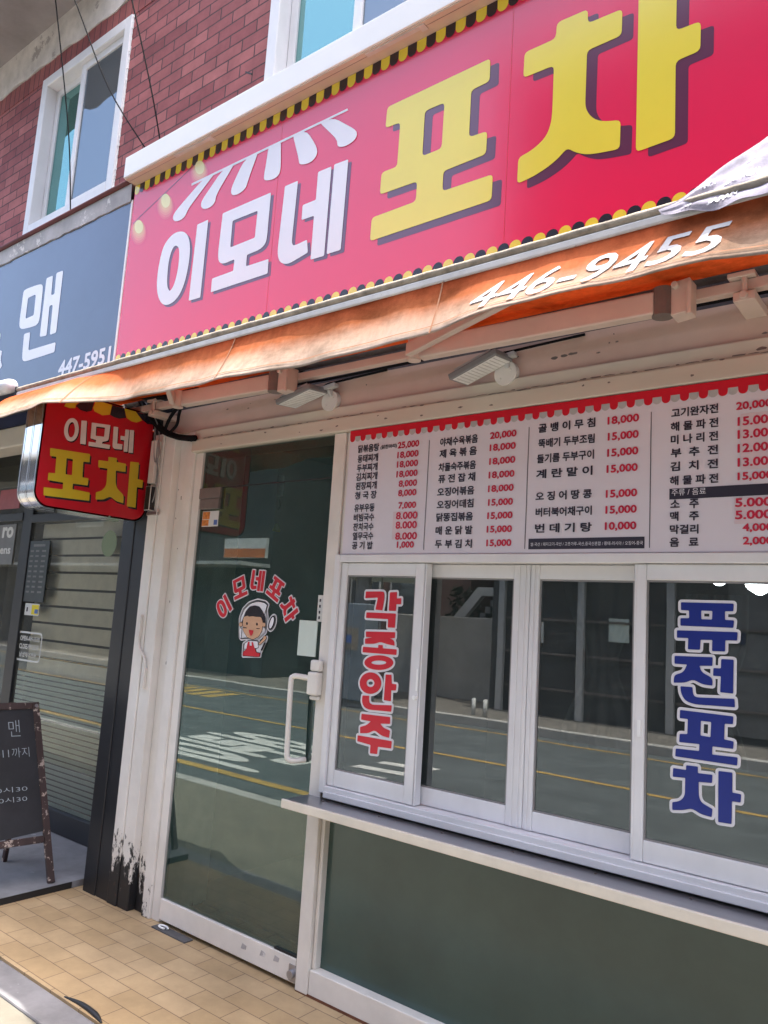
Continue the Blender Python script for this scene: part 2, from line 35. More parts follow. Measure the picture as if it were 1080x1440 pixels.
MENU=[('k', '닭볶음탕', -2.0707, -1.9584, 2.1652, 0.0338), ('k', '동태찌개', -2.0702, -1.9602, 2.1226, 0.0337), ('k', '두부찌개', -2.071, -1.9601, 2.0834, 0.0335), ('k', '김치찌개', -2.0709, -1.9581, 2.0459, 0.0334), ('k', '된장찌개', -2.0707, -1.9581, 2.0069, 0.0333), ('k', '청 국 장', -2.0715, -1.9549, 1.9672, 0.0331), ('k', '유부우동', -2.0699, -1.9629, 1.9139, 0.033), ('k', '비빔국수', -2.0696, -1.9608, 1.8745, 0.0328), ('k', '잔치국수', -2.0693, -1.9607, 1.8361, 0.0327), ('k', '열무국수', -2.068, -1.9596, 1.7979, 0.0325), ('k', '공 기 밥', -2.0688, -1.9595, 1.759, 0.0324), ('k', '(닭한마리)', -1.9505, -1.8664, 2.1613, 0.0199), ('r', '25,000', -1.862, -1.7556, 2.16, 0.0308), ('r', '18,000', -1.8609, -1.7558, 2.1197, 0.0307), ('r', '18,000', -1.86, -1.756, 2.0812, 0.0306), ('r', '18,000', -1.8599, -1.7552, 2.0413, 0.0304), ('r', '8,000', -1.845, -1.7554, 2.0019, 0.0303), ('r', '8,000', -1.8451, -1.7556, 1.9639, 0.0301), ('r', '7,000', -1.8403, -1.7541, 1.9141, 0.03), ('r', '8.000', -1.8492, -1.7438, 1.8748, 0.0298), ('r', '8.000', -1.8483, -1.744, 1.8373, 0.0297), ('r', '8.000', -1.8469, -1.741, 1.7936, 0.0296), ('r', '1,000', -1.8363, -1.7536, 1.758, 0.0294), ('k', '야채수육볶음', -1.6558, -1.4865, 2.1542, 0.034), ('k', '제 육 볶 음', -1.6556, -1.4884, 2.1084, 0.0338), ('k', '차돌숙주볶음', -1.6568, -1.4899, 2.0551, 0.0336), ('k', '퓨 전 잡 채', -1.6557, -1.49, 2.0096, 0.0334), ('k', '오징어볶음', -1.657, -1.4916, 1.959, 0.0333), ('k', '오징어데침', -1.6556, -1.4925, 1.9102, 0.0331), ('k', '닭똥집볶음', -1.6552, -1.4925, 1.8615, 0.0329), ('k', '매 운 닭 발', -1.6555, -1.4915, 1.8109, 0.0327), ('k', '두 부 김 치', -1.6549, -1.4913, 1.7598, 0.0325), ('r', '20,000', -1.4349, -1.325, 2.1561, 0.0296), ('r', '18,000', -1.4342, -1.3263, 2.1105, 0.0295), ('r', '18,000', -1.4333, -1.3257, 2.0592, 0.0293), ('r', '18,000', -1.4333, -1.3267, 2.0083, 0.0291), ('r', '18,000', -1.4332, -1.3277, 1.9576, 0.029), ('r', '15,000', -1.4306, -1.3287, 1.9071, 0.0288), ('r', '15,000', -1.4315, -1.3281, 1.8584, 0.0287), ('r', '15,000', -1.4315, -1.3284, 1.8091, 0.0285), ('r', '15,000', -1.4306, -1.3286, 1.7594, 0.0283), ('k', '골 뱅 이 무 침', -1.2392, -1.0285, 2.1641, 0.0328), ('k', '뚝배기 두부조림', -1.2371, -1.0296, 2.1089, 0.0326), ('k', '들기름 두부구이', -1.2405, -1.0308, 2.0543, 0.0324), ('k', '계 란 말 이', -1.2411, -1.0344, 1.9999, 0.0322), ('k', '오 징 어 땅 콩', -1.2407, -1.0349, 1.9211, 0.0319), ('k', '버터북어채구이', -1.2385, -1.0335, 1.8649, 0.0317), ('k', '번 데 기 탕', -1.2391, -1.0321, 1.809, 0.0315), ('r', '18,000', -0.9864, -0.8801, 2.1611, 0.0307), ('r', '15,000', -0.9845, -0.8806, 2.1066, 0.0305), ('r', '15,000', -0.9852, -0.881, 2.0518, 0.0303), ('r', '15,000', -0.986, -0.882, 1.9975, 0.0301), ('r', '15,000', -0.9868, -0.8826, 1.9148, 0.0299), ('r', '15,000', -0.9869, -0.883, 1.8618, 0.0297), ('r', '10,000', -0.9877, -0.8834, 1.8085, 0.0295), ('k', '고기완자전', -0.7778, -0.6371, 2.1632, 0.0303), ('k', '해 물 파 전', -0.7792, -0.637, 2.1192, 0.0301), ('k', '미 나 리 전', -0.7788, -0.6375, 2.0773, 0.03), ('k', '부  추  전', -0.7784, -0.6375, 2.0349, 0.0298), ('k', '김  치  전', -0.7791, -0.6374, 1.9916, 0.0297), ('k', '해 물 파 전', -0.7805, -0.6368, 1.9467, 0.0295), ('k', '소   주', -0.7779, -0.6924, 1.8721, 0.0295), ('k', '맥   주', -0.7787, -0.6922, 1.8347, 0.0293), ('k', '막걸리', -0.7789, -0.6932, 1.7939, 0.0292), ('k', '음   료', -0.7791, -0.693, 1.7545, 0.029), ('r', '20,000', -0.5865, -0.4883, 2.1603, 0.0277), ('r', '15.000', -0.5827, -0.4782, 2.1143, 0.0275), ('r', '13.000', -0.5828, -0.4785, 2.0744, 0.0274), ('r', '12.000', -0.5829, -0.4789, 2.0322, 0.0272), ('r', '13.000', -0.5829, -0.4792, 1.9897, 0.0271), ('r', '15,000', -0.583, -0.4873, 1.9459, 0.027), ('r', '5.000', -0.5897, -0.4905, 1.869, 0.0268), ('r', '5.000', -0.5898, -0.4908, 1.8324, 0.0267), ('r', '4,000', -0.5699, -0.4885, 1.7934, 0.0264), ('r', '2,000', -0.5689, -0.4888, 1.7544, 0.0263), ('w', '주류 / 음료', -0.7741, -0.6724, 1.9095, 0.0209), ('w', '쌀-국산 / 돼지고기-국산 / 고춧가루-국산,중국산혼합 / 황태-러시아 / 오징어-중국', -1.2532, -0.8615, 1.7536, 0.013)]


# ---------------------------------------------------------------- helpers
class MB:
    """collects pieces of one mesh"""
    def __init__(s): s.v = []; s.f = []; s.m = []
    def add(s, vs, fs, mi=0):
        o = len(s.v); s.v += [tuple(v) for v in vs]
        for f in fs: s.f.append([i + o for i in f]); s.m.append(mi)
        return s
    def box(s, x0, x1, y0, y1, z0, z1, mi=0, fm=None):
        vs = [(x, y, z) for z in (z0, z1) for y in (y0, y1) for x in (x0, x1)]
        s.add(vs, [(0, 2, 3, 1), (4, 5, 7, 6), (0, 1, 5, 4), (1, 3, 7, 5), (3, 2, 6, 7), (2, 0, 4, 6)], mi)
        if fm is not None: s.m[-4] = fm        # front (-y) face material
        return s
    def obox(s, c, ax, hx, ay, hy, az, hz, mi=0):
        c = Vector(c); ax = Vector(ax).normalized() * hx; ay = Vector(ay).normalized() * hy; az = Vector(az).normalized() * hz
        vs = [c + ax * i + ay * j + az * k for k in (-1, 1) for j in (-1, 1) for i in (-1, 1)]
        return s.add(vs, [(0, 2, 3, 1), (4, 5, 7, 6), (0, 1, 5, 4), (1, 3, 7, 5), (3, 2, 6, 7), (2, 0, 4, 6)], mi)
    def bar(s, a, b, w, h, up=(0, 0, 1), mi=0):
        a = Vector(a); b = Vector(b); d = b - a; u = Vector(up); sd_ = d.cross(u).normalized(); u = sd_.cross(d).normalized()
        return s.obox((a + b) / 2, d, d.length / 2, sd_, w / 2, u, h / 2, mi)
    def tube(s, pts, r, n=8, smooth=0, mi=0, caps=True):
        P = [Vector(p) for p in pts]
        if smooth:
            Q = []
            for i in range(len(P) - 1):
                p0 = P[max(i - 1, 0)]; p1 = P[i]; p2 = P[i + 1]; p3 = P[min(i + 2, len(P) - 1)]
                for k in range(smooth):
                    t = k / smooth
                    Q.append(0.5 * ((2 * p1) + (p2 - p0) * t + (2 * p0 - 5 * p1 + 4 * p2 - p3) * t * t + (3 * p1 - p0 - 3 * p2 + p3) * t ** 3))
            P = Q + [P[-1]]
        rr = r if isinstance(r, (list, tuple)) else [r] * len(P)
        if len(rr) != len(P):
            k_ = (len(rr) - 1) / (len(P) - 1)
            rr = [rr[min(int(i * k_), len(rr) - 2)] + (rr[min(int(i * k_) + 1, len(rr) - 1)] - rr[min(int(i * k_), len(rr) - 2)]) * (i * k_ - min(int(i * k_), len(rr) - 2)) for i in range(len(P))]
        vs = []; fs = []; ref = None
        for i, p in enumerate(P):
            d = (P[min(i + 1, len(P) - 1)] - P[max(i - 1, 0)]).normalized()
            if ref is None: ref = d.orthogonal().normalized()
            ref = (ref - d * ref.dot(d)).normalized(); bi = d.cross(ref)
            for k in range(n):
                a = 2 * math.pi * k / n
                vs.append(p + (ref * math.cos(a) + bi * math.sin(a)) * rr[i])
        for i in range(len(P) - 1):
            for k in range(n):
                fs.append((i * n + k, i * n + (k + 1) % n, (i + 1) * n + (k + 1) % n, (i + 1) * n + k))
        if caps:
            fs.append(tuple(range(n))[::-1]); fs.append(tuple(range((len(P) - 1) * n, len(P) * n)))
        return s.add(vs, fs, mi)
    def cyl(s, c, axis, r, h, n=24, mi=0):
        c = Vector(c); a = Vector(axis).normalized() * h / 2
        return s.tube([c - a, c + a], r, n, 0, mi)
    def prism(s, poly, y0, y1, mi=0):
        """poly in (x, z), extruded from y0 (front) to y1"""
        n = len(poly); vs = [(x, y0, z) for x, z in poly] + [(x, y1, z) for x, z in poly]
        fs = [tuple(range(n)), tuple(range(2 * n - 1, n - 1, -1))] + [(i, n + i, n + (i + 1) % n, (i + 1) % n) for i in range(n)]
        return s.add(vs, fs, mi)
    def build(s, name, mats, parent=None, bevel=0, smooth=False, seg=2):
        me = bpy.data.meshes.new(name); me.from_pydata(s.v, [], s.f); me.update()
        if not isinstance(mats, (list, tuple)): mats = [mats]
        for m in mats: me.materials.append(m)
        for p, mi in zip(me.polygons, s.m): p.material_index = mi; p.use_smooth = smooth
        bm = bmesh.new(); bm.from_mesh(me)
        bmesh.ops.recalc_face_normals(bm, faces=bm.faces)
        if bevel:
            es = [e for e in bm.edges if len(e.link_faces) == 2 and e.calc_face_angle(0) > 0.6]
            bmesh.ops.bevel(bm, geom=es, offset=bevel, segments=seg, affect='EDGES', profile=0.5, clamp_overlap=True)
        bm.to_mesh(me); bm.free()
        return link(name, me, parent)

def link(name, me, parent=None):
    o = bpy.data.objects.new(name, me); COL.objects.link(o)
    if parent is not None: setparent(o, parent)
    return o
def setparent(o, p):
    o.parent = p
    if p.type == 'EMPTY': o.matrix_parent_inverse = Matrix.Translation(-p.location)
def thing(name, label, cat, loc=(0, 0, 0), group=None):
    e = bpy.data.objects.new(name, None); COL.objects.link(e); e.location = loc; e.empty_display_size = 0.1
    return tag(e, label, cat, group)
def tag(o, label, cat, group=None):
    o['label'] = label; o['category'] = cat
    if group: o['group'] = group
    return o
def struct(o, kind='structure'): o['kind'] = kind; return o

# flat lettering ------------------------------------------------------------
def area(lp): return 0.5 * sum(lp[i][0] * lp[(i + 1) % len(lp)][1] - lp[(i + 1) % len(lp)][0] * lp[i][1] for i in range(len(lp)))
def inside(p, lp):
    c = False; n = len(lp)
    for i in range(n):
        (x1, y1), (x2, y2) = lp[i], lp[(i + 1) % n]
        if (y1 > p[1]) != (y2 > p[1]) and p[0] < (x2 - x1) * (p[1] - y1) / (y2 - y1) + x1: c = not c
    return c
def grown(comp, d):
    """a filled shape spread outwards by d on every side, as one flat mesh without overlaps"""
    vs, fs = fill2d(comp)
    P = []; F = []
    def face(pts):
        o = len(P); P.extend(Vector(p) for p in pts); F.append(list(range(o, o + len(pts))))
    for lp in comp:
        n = len(lp)
        for i in range(n):
            p = Vector(lp[i]); q = Vector(lp[(i + 1) % n]); e = q - p
            if e.length < 1e-6: continue
            e.normalize(); nn = Vector((-e.y, e.x)) * d
            face([p - nn, q - nn, q + nn, p + nn])
            face([p + Vector((math.cos(a), math.sin(a))) * d for a in [k * math.pi / 5 for k in range(10)]])
    for f in F:
        if sum(P[f[i]].x * P[f[(i + 1) % len(f)]].y - P[f[(i + 1) % len(f)]].x * P[f[i]].y for i in range(len(f))) < 0: f.reverse()
    r = delaunay_2d_cdt(P, [], F, 1, 1e-6, True)
    n = len(vs)
    return [(v[0], v[1], .0002) for v in vs] + [(v.x, v.y, 0.0) for v in r[0]], [list(f) for f in fs] + [[i + n for i in f] for f, o in zip(r[2], r[5]) if o]
def round_loop(lp, r):
    if r <= 0: return lp
    n = len(lp); out = []
    for i in range(n):
        p0, p, p1 = Vector(lp[i - 1]), Vector(lp[i]), Vector(lp[(i + 1) % n])
        a = p0 - p; b = p1 - p; ra = min(r, a.length * .4); rb = min(r, b.length * .4)
        if a.length < 1e-7 or b.length < 1e-7: continue
        dt = a.normalized().dot(b.normalized())
        if dt < -0.995: out.append(tuple(p)); continue
        if dt < -0.35: ra = min(a.length * .48, r * 4); rb = min(b.length * .48, r * 4)
        s_ = p + a.normalized() * ra; e_ = p + b.normalized() * rb
        for t in (0, .33, .67, 1): out.append(tuple(s_ * (1 - t) ** 2 + p * 2 * t * (1 - t) + e_ * t * t))
    return out
def components(loops):
    outs = []; used = set()
    for i, a in enumerate(loops):
        if any(i != j and abs(area(b)) > abs(area(a)) and inside(a[0], b) for j, b in enumerate(loops)): continue
        outs.append([a] + [b for j, b in enumerate(loops) if j != i and abs(area(b)) < abs(area(a)) and inside(b[0], a)])
    return outs
def fill2d(comp, thick=0.0):
    cu = bpy.data.curves.new('t', 'CURVE'); cu.dimensions = '2D'; cu.fill_mode = 'BOTH' if thick else 'FRONT'; cu.extrude = thick / 2
    for lp in comp:
        sp = cu.splines.new('POLY'); sp.points.add(len(lp) - 1); sp.use_cyclic_u = True
        for q, (x, y) in zip(sp.points, lp): q.co = (x, y, 0, 1)
    return curve_mesh(cu)
def curve_mesh(cu):
    o = bpy.data.objects.new('t', cu); COL.objects.link(o)
    bpy.context.view_layer.update()
    dg = bpy.context.evaluated_depsgraph_get(); me = bpy.data.meshes.new_from_object(o.evaluated_get(dg))
    vs = [tuple(v.co) for v in me.vertices]; fs = [list(p.vertices) for p in me.polygons]
    bpy.data.objects.remove(o); bpy.data.curves.remove(cu); bpy.data.meshes.remove(me)
    return vs, fs
PL = {  # plane: local (u, v, height) -> world
    'front': lambda at: (lambda u, v, h: (u, at - h, v)),
    'side': lambda at: (lambda u, v, h: (at + h, u, v)),
    'floor': lambda at: (lambda u, v, h: (u, v, at + h)),
}
def decal(mb, loops, plane, grow=0, rnd=0, lift=0, mi=0, xf=None, step=0.00012):
    for i, comp in enumerate(components(loops)):
        c2 = [round_loop(lp, rnd) for lp in comp]
        vs, fs = fill2d(c2) if grow <= 0 else grown(c2, grow)
        if xf: vs = [xf(*v[:2]) + (v[2],) for v in vs]
        mb.add([plane(v[0], v[1], lift + i * step) for v in vs], fs, mi)
_TM = {}
def text_mesh(body, bold=0.0, shear=0.0):
    """flat lettering; bold > 0 spreads the strokes (a union, so nothing overlaps)"""
    key = (body, bold, shear)
    if key in _TM: return _TM[key]
    if bold <= 0: r = _text(body, bold, shear)
    else:
        vs, fs = _text(body, 0, shear)
        P = []; F = []; cnt = {}
        for f in fs:
            for i in range(len(f)):
                e = (f[i], f[(i + 1) % len(f)]); k = (round(vs[e[0]][0], 5), round(vs[e[0]][1], 5)), (round(vs[e[1]][0], 5), round(vs[e[1]][1], 5))
                k2 = tuple(sorted(k)); cnt[k2] = cnt.get(k2, 0) + 1
        for (p, q), c in cnt.items():
            if c != 1: continue
            p = Vector(p); q = Vector(q); e = q - p
            if e.length < 1e-5: continue
            e.normalize(); nn = Vector((-e.y, e.x)) * bold; ee = e * bold * .55; n2 = nn * .55
            o = len(P); P += [p - nn, q - nn, q + ee * 1.0 - n2, q + ee + n2, q + nn, p + nn, p - ee + n2, p - ee - n2]; F.append(list(range(o, o + 8)))
        for f in F:
            if sum(P[f[i]].x * P[f[(i + 1) % len(f)]].y - P[f[(i + 1) % len(f)]].x * P[f[i]].y for i in range(len(f))) < 0: f.reverse()
        d = delaunay_2d_cdt(P, [], F, 1, 1e-6, True); n = len(vs); r = ([(v[0], v[1], .0002) for v in vs] + [(v.x, v.y, 0.0) for v in d[0]], [list(f) for f in fs] + [[i + n for i in f] for f, o_ in zip(d[2], d[5]) if o_])
    _TM[key] = r
    return r
def _text(body, bold, shear):
    cu = bpy.data.curves.new('t', 'FONT'); cu.body = body; cu.size = 1.0; cu.offset = bold; cu.shear = shear; cu.fill_mode = 'FRONT'
    cu.resolution_u = 3
    return curve_mesh(cu)
def text(mb, body, plane, u0, u1, vc, h, lift=0, bold=0.02, shear=0.0, mi=0, xf=None):
    vs, fs = text_mesh(body, bold, shear)
    if not vs: return
    x0 = min(v[0] for v in vs); x1 = max(v[0] for v in vs); y0 = min(v[1] for v in vs); y1 = max(v[1] for v in vs)
    k = (u1 - u0) / (x1 - x0); q = h / (y1 - y0)
    pts = [(u0 + (v[0] - x0) * k, vc + (v[1] - (y0 + y1) / 2) * q) for v in vs]
    if xf: pts = [xf(*p) for p in pts]
    mb.add([plane(p[0], p[1], lift + v[2]) for p, v in zip(pts, vs)], fs, mi)
def rrect(x0, x1, y0, y1, r, n=6):
    out = []
    for cx, cy, a0 in ((x1 - r, y1 - r, 0), (x0 + r, y1 - r, 90), (x0 + r, y0 + r, 180), (x1 - r, y0 + r, 270)):
        for i in range(n + 1):
            a = R(a0 + 90 * i / n); out.append((cx + r * math.cos(a), cy + r * math.sin(a)))
    return out
def disc(cx, cy, rx, ry, n=24): return [(cx + rx * math.cos(2 * math.pi * i / n), cy + ry * math.sin(2 * math.pi * i / n)) for i in range(n)]

# ---------------------------------------------------------------- materials
def nd(nt, t, **kw):
    n = nt.nodes.new('ShaderNode' + t)
    for k, v in kw.items():
        if hasattr(n, k): setattr(n, k, v)
        else: n.inputs[k.replace('_', ' ')].default_value = v
    return n
def base(name):
    m = bpy.data.materials.new(name); m.use_nodes = True
    return m, m.node_tree, m.node_tree.nodes['Principled BSDF'], m.node_tree.links
def noise(nt, scale, detail=5, rough=0.6, stretch=(1, 1, 1)):
    tc = nd(nt, 'TexCoord'); mp = nd(nt, 'Mapping'); mp.inputs['Scale'].default_value = stretch
    n = nd(nt, 'TexNoise'); n.inputs['Scale'].default_value = scale; n.inputs['Detail'].default_value = detail; n.inputs['Roughness'].default_value = rough
    nt.links.new(tc.outputs['Object'], mp.inputs[0]); nt.links.new(mp.outputs[0], n.inputs['Vector'])
    return n
def ramp(nt, src, stops):
    r = nd(nt, 'ValToRGB'); e = r.color_ramp.elements
    while len(e) < len(stops): e.new(0.5)
    for el, (p, c) in zip(e, stops): el.position = p; el.color = (*c, 1) if len(c) == 3 else c
    nt.links.new(src, r.inputs[0]); return r
def mixc(nt, fac, a, b, mode='MIX'):
    m = nd(nt, 'MixRGB'); m.blend_type = mode
    for i, x in enumerate((fac, a, b)):
        if isinstance(x, (int, float)): m.inputs[i].default_value = x
        elif isinstance(x, tuple): m.inputs[i].default_value = (*x, 1) if len(x) == 3 else x
        else: nt.links.new(x, m.inputs[i])
    return m
def pm(name, col, rough=0.6, var=0.12, scale=6, metal=0, spec=0.5, bump=0.0, bscale=60, spots=None, stretch=(1, 1, 1), emit=None):
    """painted / plain surface with uneven colour, optional chips and bump"""
    m, nt, b, L = base(name)
    n = noise(nt, scale, 6, .65, stretch)
    lo = tuple(c * (1 - var) for c in col); hi = tuple(min(1, c * (1 + var * .6)) for c in col)
    out = ramp(nt, n.outputs['Fac'], [(.3, lo), (.7, hi)]).outputs[0]
    if spots:
        sc_, lim, scol = spots
        n2 = noise(nt, sc_, 8, .7); r2 = ramp(nt, n2.outputs['Fac'], [(lim, (0, 0, 0)), (lim + .025, (1, 1, 1))])
        out = mixc(nt, r2.outputs[0], out, scol).outputs[0]
    L.new(out, b.inputs['Base Color'])
    b.inputs['Roughness'].default_value = rough; b.inputs['Metallic'].default_value = metal; b.inputs['Specular IOR Level'].default_value = spec
    if bump:
        n3 = noise(nt, bscale, 4); bp = nd(nt, 'Bump'); bp.inputs['Strength'].default_value = bump; bp.inputs['Distance'].default_value = .004
        L.new(n3.outputs['Fac'], bp.inputs['Height']); L.new(bp.outputs[0], b.inputs['Normal'])
    if emit:
        b.inputs['Emission Color'].default_value = (*emit[0], 1); b.inputs['Emission Strength'].default_value = emit[1]
    return m
def glass(name, tint, ior=1.8, dust_veil=0.05, veil_col=(.3, .34, .32), rough=0.0, refl=(.95, 1, .98)):
    m, nt, b, L = base(name); nt.nodes.remove(b)
    o = nt.nodes['Material Output']
    tr = nd(nt, 'BsdfTransparent'); tr.inputs[0].default_value = (*tint, 1)
    gl = nd(nt, 'BsdfGlossy'); gl.inputs['Roughness'].default_value = rough; gl.inputs[0].default_value = (*refl, 1)
    fr = nd(nt, 'Fresnel'); fr.inputs[0].default_value = ior
    df = nd(nt, 'BsdfDiffuse'); df.inputs[0].default_value = (*veil_col, 1)
    n = noise(nt, 9, 8, .75); r = ramp(nt, n.outputs['Fac'], [(.35, (dust_veil * .5,) * 3), (.62, (dust_veil,) * 3), (.70, (dust_veil * 1.4,) * 3), (.745, (min(1, dust_veil * 5),) * 3)])
    ns = noise(nt, 85, 3, .6); rs = ramp(nt, ns.outputs['Fac'], [(.735, (0, 0, 0)), (.76, (.45, .45, .45))]); nl = noise(nt, 2.2, 3); rl = ramp(nt, nl.outputs['Fac'], [(.45, (0, 0, 0)), (.65, (1, 1, 1))])
    r = mixc(nt, 1.0, r.outputs[0], mixc(nt, 1.0, rs.outputs[0], rl.outputs[0], 'MULTIPLY').outputs[0], 'ADD')
    bp = nd(nt, 'Bump'); bp.inputs['Strength'].default_value = 0.02; bp.inputs['Distance'].default_value = .02
    n2 = noise(nt, 1.6, 1); L.new(n2.outputs['Fac'], bp.inputs['Height']); L.new(bp.outputs[0], gl.inputs['Normal'])
    m1 = nd(nt, 'MixShader'); m2 = nd(nt, 'MixShader')
    L.new(fr.outputs[0], m1.inputs[0]); L.new(tr.outputs[0], m1.inputs[1]); L.new(gl.outputs[0], m1.inputs[2])
    L.new(r.outputs[0], m2.inputs[0]); L.new(m1.outputs[0], m2.inputs[1]); L.new(df.outputs[0], m2.inputs[2])
    L.new(m2.outputs[0], o.inputs[0]); return m
def clear(name):
    m, nt, b, L = base(name); nt.nodes.remove(b); tr = nd(nt, 'BsdfTransparent'); tr.inputs[0].default_value = (.97, .99, .98, 1)
    L.new(tr.outputs[0], nt.nodes['Material Output'].inputs[0]); return m
def xz(nt, sx=1, sz=1, ox=0, oz=0, plane='xz'):
    tc = nd(nt, 'TexCoord'); sp = nd(nt, 'SeparateXYZ'); cb = nd(nt, 'CombineXYZ')
    nt.links.new(tc.outputs['Object'], sp.inputs[0])
    nt.links.new(sp.outputs[0], cb.inputs[0]); nt.links.new(sp.outputs[2 if plane == 'xz' else 1], cb.inputs[1])
    mp = nd(nt, 'Mapping'); mp.inputs['Location'].default_value = (ox, oz, 0); mp.inputs['Scale'].default_value = (sx, sz, 1)
    nt.links.new(cb.outputs[0], mp.inputs[0]); return mp
def brickmat(name, c1, c2, mortar, w, h, ms, plane='xz', ox=0, oz=0, off=.5, rough=.8, bump=.5, var=.35, vscale=7, spec=.3, dirt=None, wob=0.0):
    m, nt, b, L = base(name)
    mp = xz(nt, 1, 1, ox, oz, plane); bt = nd(nt, 'TexBrick'); bt.offset = off; bt.squash = 1
    src = mp.outputs[0]
    if wob:
        nw = noise(nt, 14, 3); wm = nd(nt, 'VectorMath'); wm.operation = 'MULTIPLY_ADD'
        wm.inputs[1].default_value = (wob, wob, 0); L.new(nw.outputs['Color'], wm.inputs[0]); L.new(src, wm.inputs[2]); src = wm.outputs[0]
    L.new(src, bt.inputs['Vector'])
    for k, v in (('Scale', 1.0), ('Mortar Size', ms), ('Mortar Smooth', .15), ('Bias', 0.0), ('Brick Width', w), ('Row Height', h)): bt.inputs[k].default_value = v
    bt.inputs['Color1'].default_value = (*c1, 1); bt.inputs['Color2'].default_value = (*c2, 1); bt.inputs['Mortar'].default_value = (*mortar, 1)
    n = noise(nt, vscale, 7, .7); r = ramp(nt, n.outputs['Fac'], [(.3, (1 - var,) * 3), (.7, (1.0,) * 3)])
    out = mixc(nt, 1.0, bt.outputs[0], r.outputs[0], 'MULTIPLY').outputs[0]
    if dirt:
        n4 = noise(nt, dirt[0], 9, .7); r4 = ramp(nt, n4.outputs['Fac'], [(dirt[1], (0, 0, 0)), (dirt[1] + .05, (1, 1, 1))])
        out = mixc(nt, r4.outputs[0], out, dirt[2]).outputs[0]
    L.new(out, b.inputs['Base Color']); b.inputs['Roughness'].default_value = rough; b.inputs['Specular IOR Level'].default_value = spec
    bp = nd(nt, 'Bump'); bp.inputs['Strength'].default_value = bump; bp.inputs['Distance'].default_value = .006; bp.invert = True
    n5 = noise(nt, 90, 4); mm = nd(nt, 'Math'); mm.operation = 'MULTIPLY_ADD'; mm.inputs[1].default_value = .25
    L.new(n5.outputs['Fac'], mm.inputs[0]); L.new(bt.outputs['Fac'], mm.inputs[2])
    L.new(mm.outputs[0], bp.inputs['Height']); L.new(bp.outputs[0], b.inputs['Normal'])
    return m

M = {}
M['brick'] = brickmat('red_brick', (.30, .085, .09), (.48, .165, .16), (.085, .05, .055), .22, .0765, .0045, rough=.75, var=.4, vscale=5, dirt=(26, .70, (.5, .38, .36)), wob=.006, ox=.06)
M['soldier'] = brickmat('soldier_brick', (.30, .085, .085), (.38, .12, .11), (.09, .05, .05), .076, .3, .0045, oz=-5.20, off=0, rough=.75, var=.4, vscale=5)
M['plaster'] = pm('peeling_plaster', (.62, .57, .53), .85, .3, 5, spots=(3.5, .60, (.35, .31, .29)), bump=.6, bscale=25)
M['slab'] = pm('grey_concrete_soffit', (.30, .27, .265), .9, .25, 2.2, bump=.3)
M['white_paint'] = pm('white_gloss_paint', (.74, .70, .65), .45, .14, 3, spots=(42, .745, (.22, .17, .13)), bump=.15, bscale=30)
M['cream_paint'] = pm('cream_beam_paint', (.58, .52, .44), .5, .12, 3, spots=(22, .715, (.16, .12, .09)), bump=.2, bscale=18, stretch=(.35, 1, 1))
M['glow_pink_wall'] = pm('aged_glow_pink_render', (.55, .39, .325), .7, .14, 2.5, spots=(20, .735, (.22, .16, .14)), bump=.2, bscale=30)  # pink of light filtered through the awning is mixed into this base
M['white_alu'] = pm('white_aluminium', (.76, .75, .76), .32, .13, 2.2, spots=(60, .76, (.3, .28, .26)), stretch=(1, 1, .5))
M['white_trim'] = pm('white_sheet_trim', (.86, .86, .85), .4, .04, 2)
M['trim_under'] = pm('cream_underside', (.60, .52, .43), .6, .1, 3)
M['dark_frame'] = pm('charcoal_frame', (.013, .0145, .019), .42, .3, 3, spots=(14, .73, (.07, .07, .075)))
M['black'] = pm('black_rubber_and_shade', (.012, .012, .013), .55, .2, 8)
M['cable'] = pm('cable_sheath', (.010, .010, .012), .9, .2, 8, spec=.1)
M['grey_cable'] = pm('grey_cable_sheath', (.25, .24, .24), .5, .2, 8)
M['steel'] = pm('brushed_steel', (.42, .41, .43), .28, .12, 4, metal=.85, stretch=(.2, 3, 3))
M['lip'] = pm('cream_shelf_edge', (.70, .64, .54), .5, .12, 6, spots=(35, .72, (.3, .24, .18)))
M['sign_red'] = pm('sign_vinyl_red', (.76, .008, .075), .17, .04, 1.2, spec=1.0, bump=.25, bscale=2.2)
M['vin_white'] = pm('vinyl_white', (.80, .79, .84), .25, .03, 3, spec=.6)
M['vin_yellow'] = pm('vinyl_yellow', (.80, .66, .05), .17, .04, 3, spec=1.0)
M['vin_black'] = pm('vinyl_black', (.016, .012, .02), .25, .1, 3, spec=.6)
M['vin_shadow'] = pm('print_shadow', (.11, .018, .06), .17, .05, 3, spec=1.0)
M['vin_red'] = pm('vinyl_red', (.60, .012, .03), .3, .04, 3)
M['vin_blue'] = pm('vinyl_blue', (.008, .022, .21), .3, .05, 3)
M['vin_white2'] = pm('vinyl_backing', (.72, .70, .74), .35, .03, 3)
M['shaded_blade_red'] = pm('shaded_blade_red', (.46, .005, .015), .28, .04, 2)  # red darkened: the shade on the blade sign is put into the colour
M['shaded_blade_yellow'] = pm('shaded_blade_yellow', (.55, .40, .02), .3, .05, 3)  # shaded copy of the sign yellow, darkened in the colour itself
M['bulb'] = pm('printed_bulb', (.85, .78, .38), .25, .05, 5, spec=.6)
M['glow'] = pm('printed_halo', (.80, .22, .14), .25, .05, 5, spec=.6)
M['navy_sign'] = pm('navy_sign_vinyl', (.048, .072, .145), .2, .12, 2, spec=1.0)
M['flash'] = pm('peeling_flashing', (.42, .40, .40), .7, .25, 5, spots=(11, .57, (.66, .63, .61)), bump=.6, bscale=16)
M['gutter'] = pm('brown_gutter', (.12, .035, .035), .5, .2, 6)
M['menu'] = pm('menu_board', (.68, .64, .70), .38, .03, 2, spec=.4)
